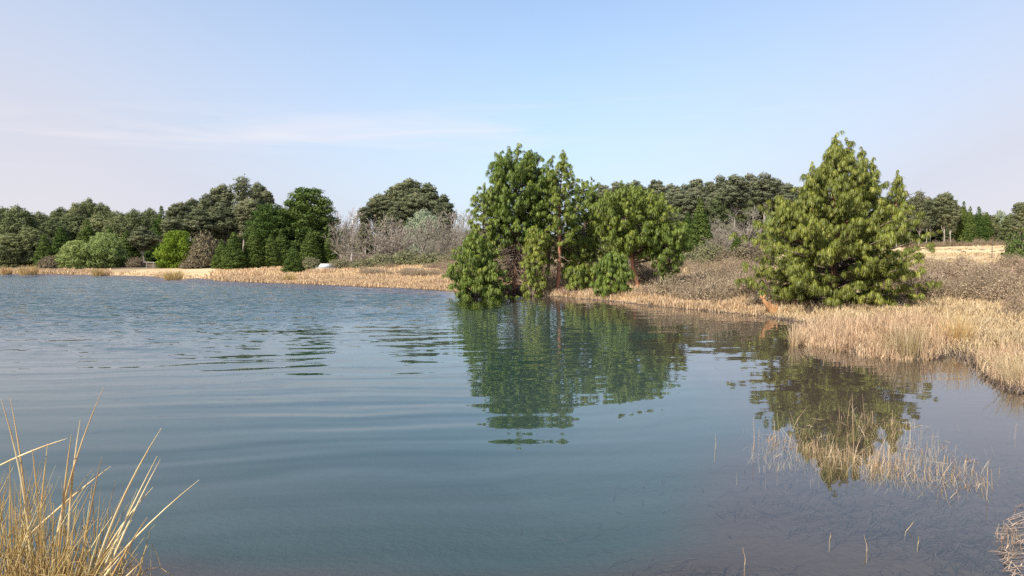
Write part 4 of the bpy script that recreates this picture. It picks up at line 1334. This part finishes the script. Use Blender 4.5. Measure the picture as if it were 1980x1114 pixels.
# ------------------------------------------------------------------ single tussocks
def tussock(label, px, base_py, hpx, wpx, nb, mk='straw_tan', group='grass tussocks on the water edge', lean=0.35):
    x, y = on_plane(px, base_py)
    k = y / FPX
    r_ = np.random.default_rng(int(px))
    h = hpx * k
    az = r_.uniform(0, 6.28, nb)
    q = np.sqrt(r_.random(nb))
    base = np.stack([np.cos(az) * q * wpx * k * 0.28, np.sin(az) * q * wpx * k * 0.28, np.full(nb, -0.12)], 1)
    az2 = az + r_.normal(0, 0.5, nb)
    ln = np.abs(r_.normal(0, lean, nb)) * (0.4 + q)
    hh = h * r_.uniform(0.5, 1.08, nb)
    s4 = np.array([0, .35, .7, 1.0])
    off = ln[:, None] * hh[:, None] * (0.3 * s4 + 0.7 * s4 ** 2)
    P = np.stack([base[:, 0:1] + np.cos(az2)[:, None] * off, base[:, 1:2] + np.sin(az2)[:, None] * off, base[:, 2:3] + (hh[:, None] + 0.1) * (s4 - 0.2 * ln[:, None] * s4 ** 2)], -1)
    V, F = ribbons(P, np.tile(np.array([1, .95, .75, .3]) * max(0.007, 0.00045 * y), (nb, 1)), unit(r_.normal(size=(nb, 3)) * [1, 1, .2]))
    t = Geo()
    t.add(V, F, np.repeat(r_.random(nb), 8))
    o = part('grass_tussock', t.mesh('grass_tussock', MT[mk]))
    o.location = (x, y, max(gz(x, y), -0.05))
    tag(o, label, 'grass tussock', group)


tussock('spiky pale tussock at the water end of the reed bed below the big pine', 1752, 692, 78, 90, 420, 'reed')
tussock('greenish-yellow upright tussock at the right end of the reed bed', 1850, 676, 76, 80, 380, 'blade', lean=0.28)
tussock('tussock spilling off the bank at the right edge of the photo', 1968, 748, 66, 70, 300, 'reed')
tussock('round tan tussock standing in the water off the far sandy bank', 335, 540.5, 18, 56, 420)
tussock('broad tan tussock on the shore at far left', 55, 531, 20, 50, 420)
tussock('tan tussock on the far shore below the pale willows', 190, 533, 16, 30, 280)
tussock('tan tussock on the far-left water edge, nearest the photo edge', 12, 530.5, 16, 30, 260)
tussock('straw tussock at the left tip of the reed bed', 1536, 668, 46, 26, 160, 'straw_pale')
tussock('straw tussock on the shore under the young conifer', 560, 547, 14, 40, 260)

# ------------------------------------------------------------------ near tussock at the lower left
r_ = np.random.default_rng(99)
root = empty('tall_grass_tussock', (-2.3, 4.35, gz(-2.3, 4.35)), 'tall golden dry grass tussock in the near left corner, blades leaning over the water', 'grass tussock')
O = np.array(root.location)
g = Geo()
nb = 520
bx = np.where(r_.random(nb) < 0.9, r_.uniform(-3.5, -2.52, nb), r_.uniform(-2.6, -2.25, nb))
by = r_.uniform(3.95, 4.75, nb)
bz = ground_z(bx, by) - 0.05
hmax = np.interp(bx, [-3.5, -2.9, -2.65, -2.45, -2.2], [1.0, 1.02, 0.92, 0.66, 0.4])
hh = hmax * r_.uniform(0.45, 1.12, nb)
az = r_.normal(0.25, 0.9, nb)
ln = np.abs(r_.normal(0.16, 0.2, nb))
s5 = np.linspace(0, 1, 7)
off = ln[:, None] * hh[:, None] * (0.5 * s5 + 0.5 * s5 ** 2)
sgn = np.where(r_.random(nb) < 0.62, 1, -1)
P = np.stack([bx[:, None] + sgn[:, None] * np.cos(az)[:, None] * off, by[:, None] + np.sin(az)[:, None] * off * 0.7, bz[:, None] + hh[:, None] * (s5 - 0.15 * ln[:, None] * s5 ** 2)], -1)
W_ = np.array([1.0, 1.0, 0.95, 0.9, 0.8, 0.6, 0.25])[None] * r_.uniform(0.004, 0.0105, nb)[:, None]
V, F = tubes(P - O, W_ * 0.5, 4)
g.add(V, F, np.clip(np.repeat(r_.beta(1.4, 1.4, nb), 28) + np.repeat(r_.normal(0, 0.16, nb * 7), 4), 0, 1))
n2_ = 260
tb = np.stack([r_.uniform(-3.5, -2.4, n2_), r_.uniform(4.0, 4.7, n2_)], 1)
tz = ground_z(tb[:, 0], tb[:, 1])
ta = r_.uniform(0, 6.28, n2_)
tl = r_.uniform(0.15, 0.5, n2_)
ts = np.linspace(0, 1, 7)
TP = np.stack([tb[:, 0:1] + np.cos(ta)[:, None] * tl[:, None] * ts, tb[:, 1:2] + np.sin(ta)[:, None] * tl[:, None] * ts * 0.6, tz[:, None] + 0.05 + r_.uniform(0.1, 0.55, (n2_, 1)) * np.sin(ts * 2.6)], -1)
V, F = tubes(TP - O, np.tile(np.array([1, 1, 1, 0.9, 0.8, 0.6, 0.3]) * 0.0032, (n2_, 1)), 4)
g.add(V, F, np.clip(np.repeat(r_.random(n2_) * 0.5, 28), 0, 1))
stems = g.mesh('tussock_stems', MT['blade'], True)
part('stems', stems, root)
# the long blades that stand out against the water: base px at the frame bottom -> tip px
long_bl = [((95, 1130), (200, 750), 4.5, .12), ((178, 1120), (312, 828), 4.4, .10), ((185, 1135), (304, 882), 4.4, .03), ((190, 1150), (310, 888), 4.35, .05),
           ((165, 1150), (385, 928), 4.3, .10), ((170, 1140), (296, 942), 4.45, .16), ((60, 1135), (2, 772), 4.4, -.12), ((62, 1130), (20, 770), 4.5, -.06),
           ((150, 1130), (196, 884), 4.45, .02), ((30, 1060), (214, 902), 4.5, .06), ((200, 1160), (272, 1088), 4.2, .02), ((175, 1150), (234, 1075), 4.25, .02),
           ((0, 900), (130, 848), 4.6, .05), ((130, 1120), (155, 812), 4.55, .06), ((110, 1120), (138, 840), 4.5, .03), ((190, 1170), (285, 1000), 4.3, .06), ((85, 1130), (62, 868), 4.6, -.03), ((70, 1120), (92, 858), 4.6, .02)]
P, Wd, tn = [], [], []
for (bpx, bpy_), (tpx, tpy), Y, bend in long_bl:
    a0 = at(bpx, bpy_, Y)
    a1_ = at(tpx, tpy, Y + r_.uniform(-.15, .2))
    a0 = np.array(a0)
    a1_ = np.array(a1_)
    s9 = np.linspace(-0.12, 1, 9)[:, None]
    perp = np.array([-(a1_ - a0)[2], 0, (a1_ - a0)[0]])
    P.append(a0 + (a1_ - a0) * s9 + perp * bend * 1.3 * (s9 - s9 ** 2))
    Wd.append(np.array([1, 1, 1, .98, .95, .85, .7, .5, .2]) * r_.uniform(0.0055, 0.0075))
    tn.append(r_.uniform(0.45, 1))
g = Geo()
V, F = tubes(np.array(P) - O, np.array(Wd), 5)
g.add(V, F, np.clip(np.repeat(np.array(tn), 45) + np.repeat(r_.normal(0, 0.12, len(tn) * 9), 5), 0, 1))
part('long_stems', g.mesh('tussock_long_stems', MT['blade'], True), root)

# ------------------------------------------------------------------ small things
# torn branch at the foot of the big pine
x, y = on_plane(1487, 612)
root = empty('torn_branch', (x, y, 0.0), 'torn orange-brown stub of wood at the water edge beneath the big pine', 'broken branch', None, 0.0, (1.2, 1.1, 1.1))
k = y / FPX
P1 = np.array([(0.30, 0.02, -0.1), (0.18, 0.0, 0.10), (0.02, 0, 0.30), (-0.12, 0, 0.52), (-0.24, 0.02, 0.70)]) * 1.0
P2 = np.array([(0.40, 0.05, -0.1), (0.30, 0.02, 0.1), (0.20, 0, 0.24), (0.12, 0, 0.38), (0.10, 0, 0.46)])
P3 = np.array([(0.2, 0, -0.02), (0.5, -0.03, 0.06), (0.8, -0.05, 0.05), (1.1, -0.06, 0.02), (1.3, -0.05, -0.04)])
g = Geo()
V, F = tubes(np.stack([P1, P2, P3]), np.array([[0.11, 0.11, 0.09, 0.08, 0.02], [0.07, 0.06, 0.06, 0.05, 0.01], [0.07, 0.06, 0.05, 0.04, 0.01]]), 7)
V = V + rng.normal(0, 0.012, V.shape)
g.add(V, F, 0.5)
part('wood', g.mesh('torn_wood', MT['orange']), root)
for sp in ([(-0.24, 0.02, 0.66), (-0.30, 0.02, 0.76), (-0.34, 0.02, 0.74)], [(-0.2, 0.02, 0.66), (-0.14, 0.02, 0.78), (-0.06, 0.02, 0.74)], [(0.25, 0, 0.12), (0.27, 0, 0.36), (0.30, 0, 0.5)], [(0.55, -0.03, 0.02), (0.56, -0.03, 0.24), (0.6, -0.03, 0.34)], [(0.12, 0, 0.3), (0.02, 0, 0.5), (0.03, 0, 0.6)]):
    g = Geo()
    V, F = tubes(np.array([sp]), np.array([[0.05, 0.04, 0.008]]), 5)
    g.add(V, F, 0.5)
    part('splinter', g.mesh('splinter', MT['orange']), root)

# single pale sticks in the shallow water
LS = [((1605, 1040), (1606, 1028), 'short pale stick poking out of the shallows, the left one'), ((1676, 1066), (1672, 1034), 'longest straight stick poking out of the shallows near the lower right'),
      ((1775, 1052), (1777, 1036), 'short stick in the shallows right of the longest one'), ((1753, 1026), (1768, 1008), 'leaning stick in the shallows above the short one'),
      ((1440, 1092), (1438, 1058), 'thin upright dark stick in the shallows at bottom centre-right'), ((1908, 958), (1910, 905), 'tall bent pale stalk at the right edge of the drowned reeds'),
      ((1383, 868), (1384, 840), 'leftmost lone stalk standing in open water'), ((1457, 868), (1458, 805), 'tallest upright stalk left of the drowned reeds')]
for (b_, t_, lab) in LS:
    x, y = on_plane(*b_)
    p1 = at(t_[0], t_[1], y)
    o0 = np.array((x, y, 0.0))
    tip = np.array(p1) - o0
    s9 = np.linspace(-0.35, 1, 6)[:, None]
    line = tip * s9 + np.array([0.01, 0.01, 0]) * np.sin(s9 * 5)
    line[0] = (line[0][0], line[0][1], -0.16)
    g = Geo()
    V, F = tubes(line[None], np.array([[0.0032, .0032, .003, .0028, .0025, .0015]]), 5)
    g.add(V, F, 0.7)
    o = part('dry_stalk', g.mesh('dry_stalk', MT['reed']))
    o.location = tuple(o0)
    tag(o, lab, 'stalk', 'lone stalks in the shallow water')

# fence post on the field
x = at(1919, 455, 75).x
z0 = gz(x, 75)
root = empty('fence_post', (x, 75, z0), 'thin brown fence post with a short cross arm on the pale field at right', 'post')
hp = at(1919, 456, 75).z - z0
g = Geo()
V, F = tubes(np.array([[(0, 0, -0.2), (0.01, 0, hp * 0.5), (0, 0, hp)]]), np.array([[0.035, 0.032, 0.028]]), 6)
g.add(V, F, .5)
part('post', g.mesh('post', MT['bark']), root)
g = Geo()
V, F = tubes(np.array([[(-0.42, 0, hp * 0.92), (0, -0.03, hp * 0.93), (0.42, 0, hp * 0.92)]]), np.array([[0.015, 0.015, 0.015]]), 5)
g.add(V, F, .5)
part('cross_arm', g.mesh('cross_arm', MT['bark']), root)

# stump on the field edge
x = at(1771, 494, 60).x
z0 = gz(x, 60)
hs = 0.55
root = empty('tree_stump', (x, 60, z0), 'dark brown stump at the near edge of the pale field, right of the big pine', 'stump')
g = Geo()
a = np.linspace(0, 1, 5)
V, F = tubes(np.array([[(0, 0, -0.15), (0.01, 0, 0.15), (0.0, 0.01, 0.35), (0.02, 0, hs), (0.02, 0, hs + .01)]]), np.array([[0.27, 0.22, 0.2, 0.21, 0.0]]), 9)
V = V + rng.normal(0, 0.015, V.shape)
g.add(V, F, .5)
part('bole', g.mesh('stump_bole', MT['bark']), root)
g = Geo()
V, F = tubes(np.array([[(0.1, 0, 0.0), (0.35, 0.05, 0.03), (0.55, 0.1, -0.08)], [(-0.1, 0, 0.0), (-0.36, -0.05, 0.03), (-0.5, -0.1, -0.08)]]), np.array([[0.1, 0.07, 0.02]] * 2), 6)
g.add(V, F, .5)
part('roots', g.mesh('stump_roots', MT['bark']), root)

# broken rail by the wood on the left
p = at(289, 500, 112)
z0 = gz(p.x, 112)
root = empty('wooden_rail', (p.x, 112, z0), 'weathered pale wooden rail on two posts before the left wood', 'rail')
g = Geo()
V, F = tubes(np.array([[(-0.9, 0, 0.95), (0, 0, 0.93), (0.8, 0, 0.86)]]), np.array([[0.06, 0.06, 0.055]]), 6)
g.add(V, F, .5)
part('rail', g.mesh('rail', MT['bark_pale']), root)
for dx in (-0.45, 0.55):
    g = Geo()
    V, F = tubes(np.array([[(dx, 0.02, -0.2), (dx, 0.02, 0.5), (dx + .03, 0.02, 1.02)]]), np.array([[0.06, 0.055, 0.05]]), 6)
    g.add(V, F, .5)
    part('post', g.mesh('rail_post', MT['bark_pale']), root)

# ------------------------------------------------------------------ the pale car half hidden in the grass
def hexa(pts8):
    f = [(0, 3, 2, 1), (4, 5, 6, 7), (0, 1, 5, 4), (1, 2, 6, 5), (2, 3, 7, 6), (3, 0, 4, 7)]
    return np.array(pts8, float), np.array(f)


def mesh_parts(name, blocks, m, bevel=0.0):
    g_ = Geo()
    for bl_ in blocks:
        g_.add(*hexa(bl_), 0.5)
    me = g_.mesh(name, m)
    return me


def box8(x0, x1, y0, y1, z0, z1, tx=0.0, ty0=0.0, ty1=0.0):
    return [(x0, y0, z0), (x1, y0, z0), (x1, y1, z0), (x0, y1, z0), (x0 + tx, y0 + ty0, z1), (x1 - tx, y0 + ty0, z1), (x1 - tx, y1 - ty1, z1), (x0 + tx, y1 - ty1, z1)]


car_paint = plain_mat('cream_car_paint', (0.34, 0.295, 0.22), 0.45)
car_glass = plain_mat('car_glass', (0.50, 0.52, 0.50), 0.12)
car_dark = plain_mat('car_trim', (0.05, 0.05, 0.05), 0.6)
car_lamp = plain_mat('lamp_lens', (0.75, 0.75, 0.72), 0.15)
cy = 91.0
cx_ = at(622, 510, cy).x
roof = at(622, 508.5, cy).z
root = empty('parked_car', (cx_, cy, roof - 1.5), 'cream parked car with pale windscreen, half hidden by the dry grass on the far shore', 'car')
bm_ = part('body', mesh_parts('car_body', [box8(-0.83, 0.83, 0, 4.1, 0.28, 0.62), box8(-0.83, 0.83, 0.02, 4.08, 0.62, 0.92, 0.06, 0.06, 0.05)], car_paint), root)
cab = part('cabin', mesh_parts('car_cabin', [box8(-0.76, 0.76, 1.0, 3.7, 0.92, 1.42, 0.22, 0.62, 0.5)], car_paint), root)
me = mesh_parts('windscreen', [[(-0.70, 0.985 + .02, 0.95), (0.70, 1.005, 0.95), (0.70, 1.02, 0.95), (-0.70, 1.02, 0.95), (-0.53, 1.50, 1.36), (0.53, 1.50, 1.36), (0.53, 1.55, 1.36), (-0.53, 1.55, 1.36)]], car_glass)
part('windscreen', me, root)
part('bumper', mesh_parts('bumper', [box8(-0.80, 0.80, -0.07, 0.0, 0.32, 0.48)], car_dark), root)
for sx_ in (-1, 1):
    part('headlight', mesh_parts('headlight', [box8(sx_ * 0.62 - 0.14, sx_ * 0.62 + 0.14, -0.03, 0.02, 0.56, 0.72)], car_lamp), root)
    for wy_ in (0.75, 3.3):
        th = np.linspace(0, 2 * math.pi, 19)
        ring = np.stack([np.full(19, sx_ * 0.76), wy_ + 0.25 * np.cos(th), 0.3 + 0.25 * np.sin(th)], 1)
        g = Geo()
        V, F = tubes(ring[None], np.full((1, 19), 0.075), 6)
        g.add(V, F, .5)
        part('wheel', g.mesh('wheel', car_dark), root)
    g = Geo()
    g.add(*hexa(box8(sx_ * 0.9 - 0.08, sx_ * 0.9 + 0.08, 1.15, 1.25, 0.95, 1.06)), .5)
    part('wing_mirror', g.mesh('wing_mirror', car_dark), root)
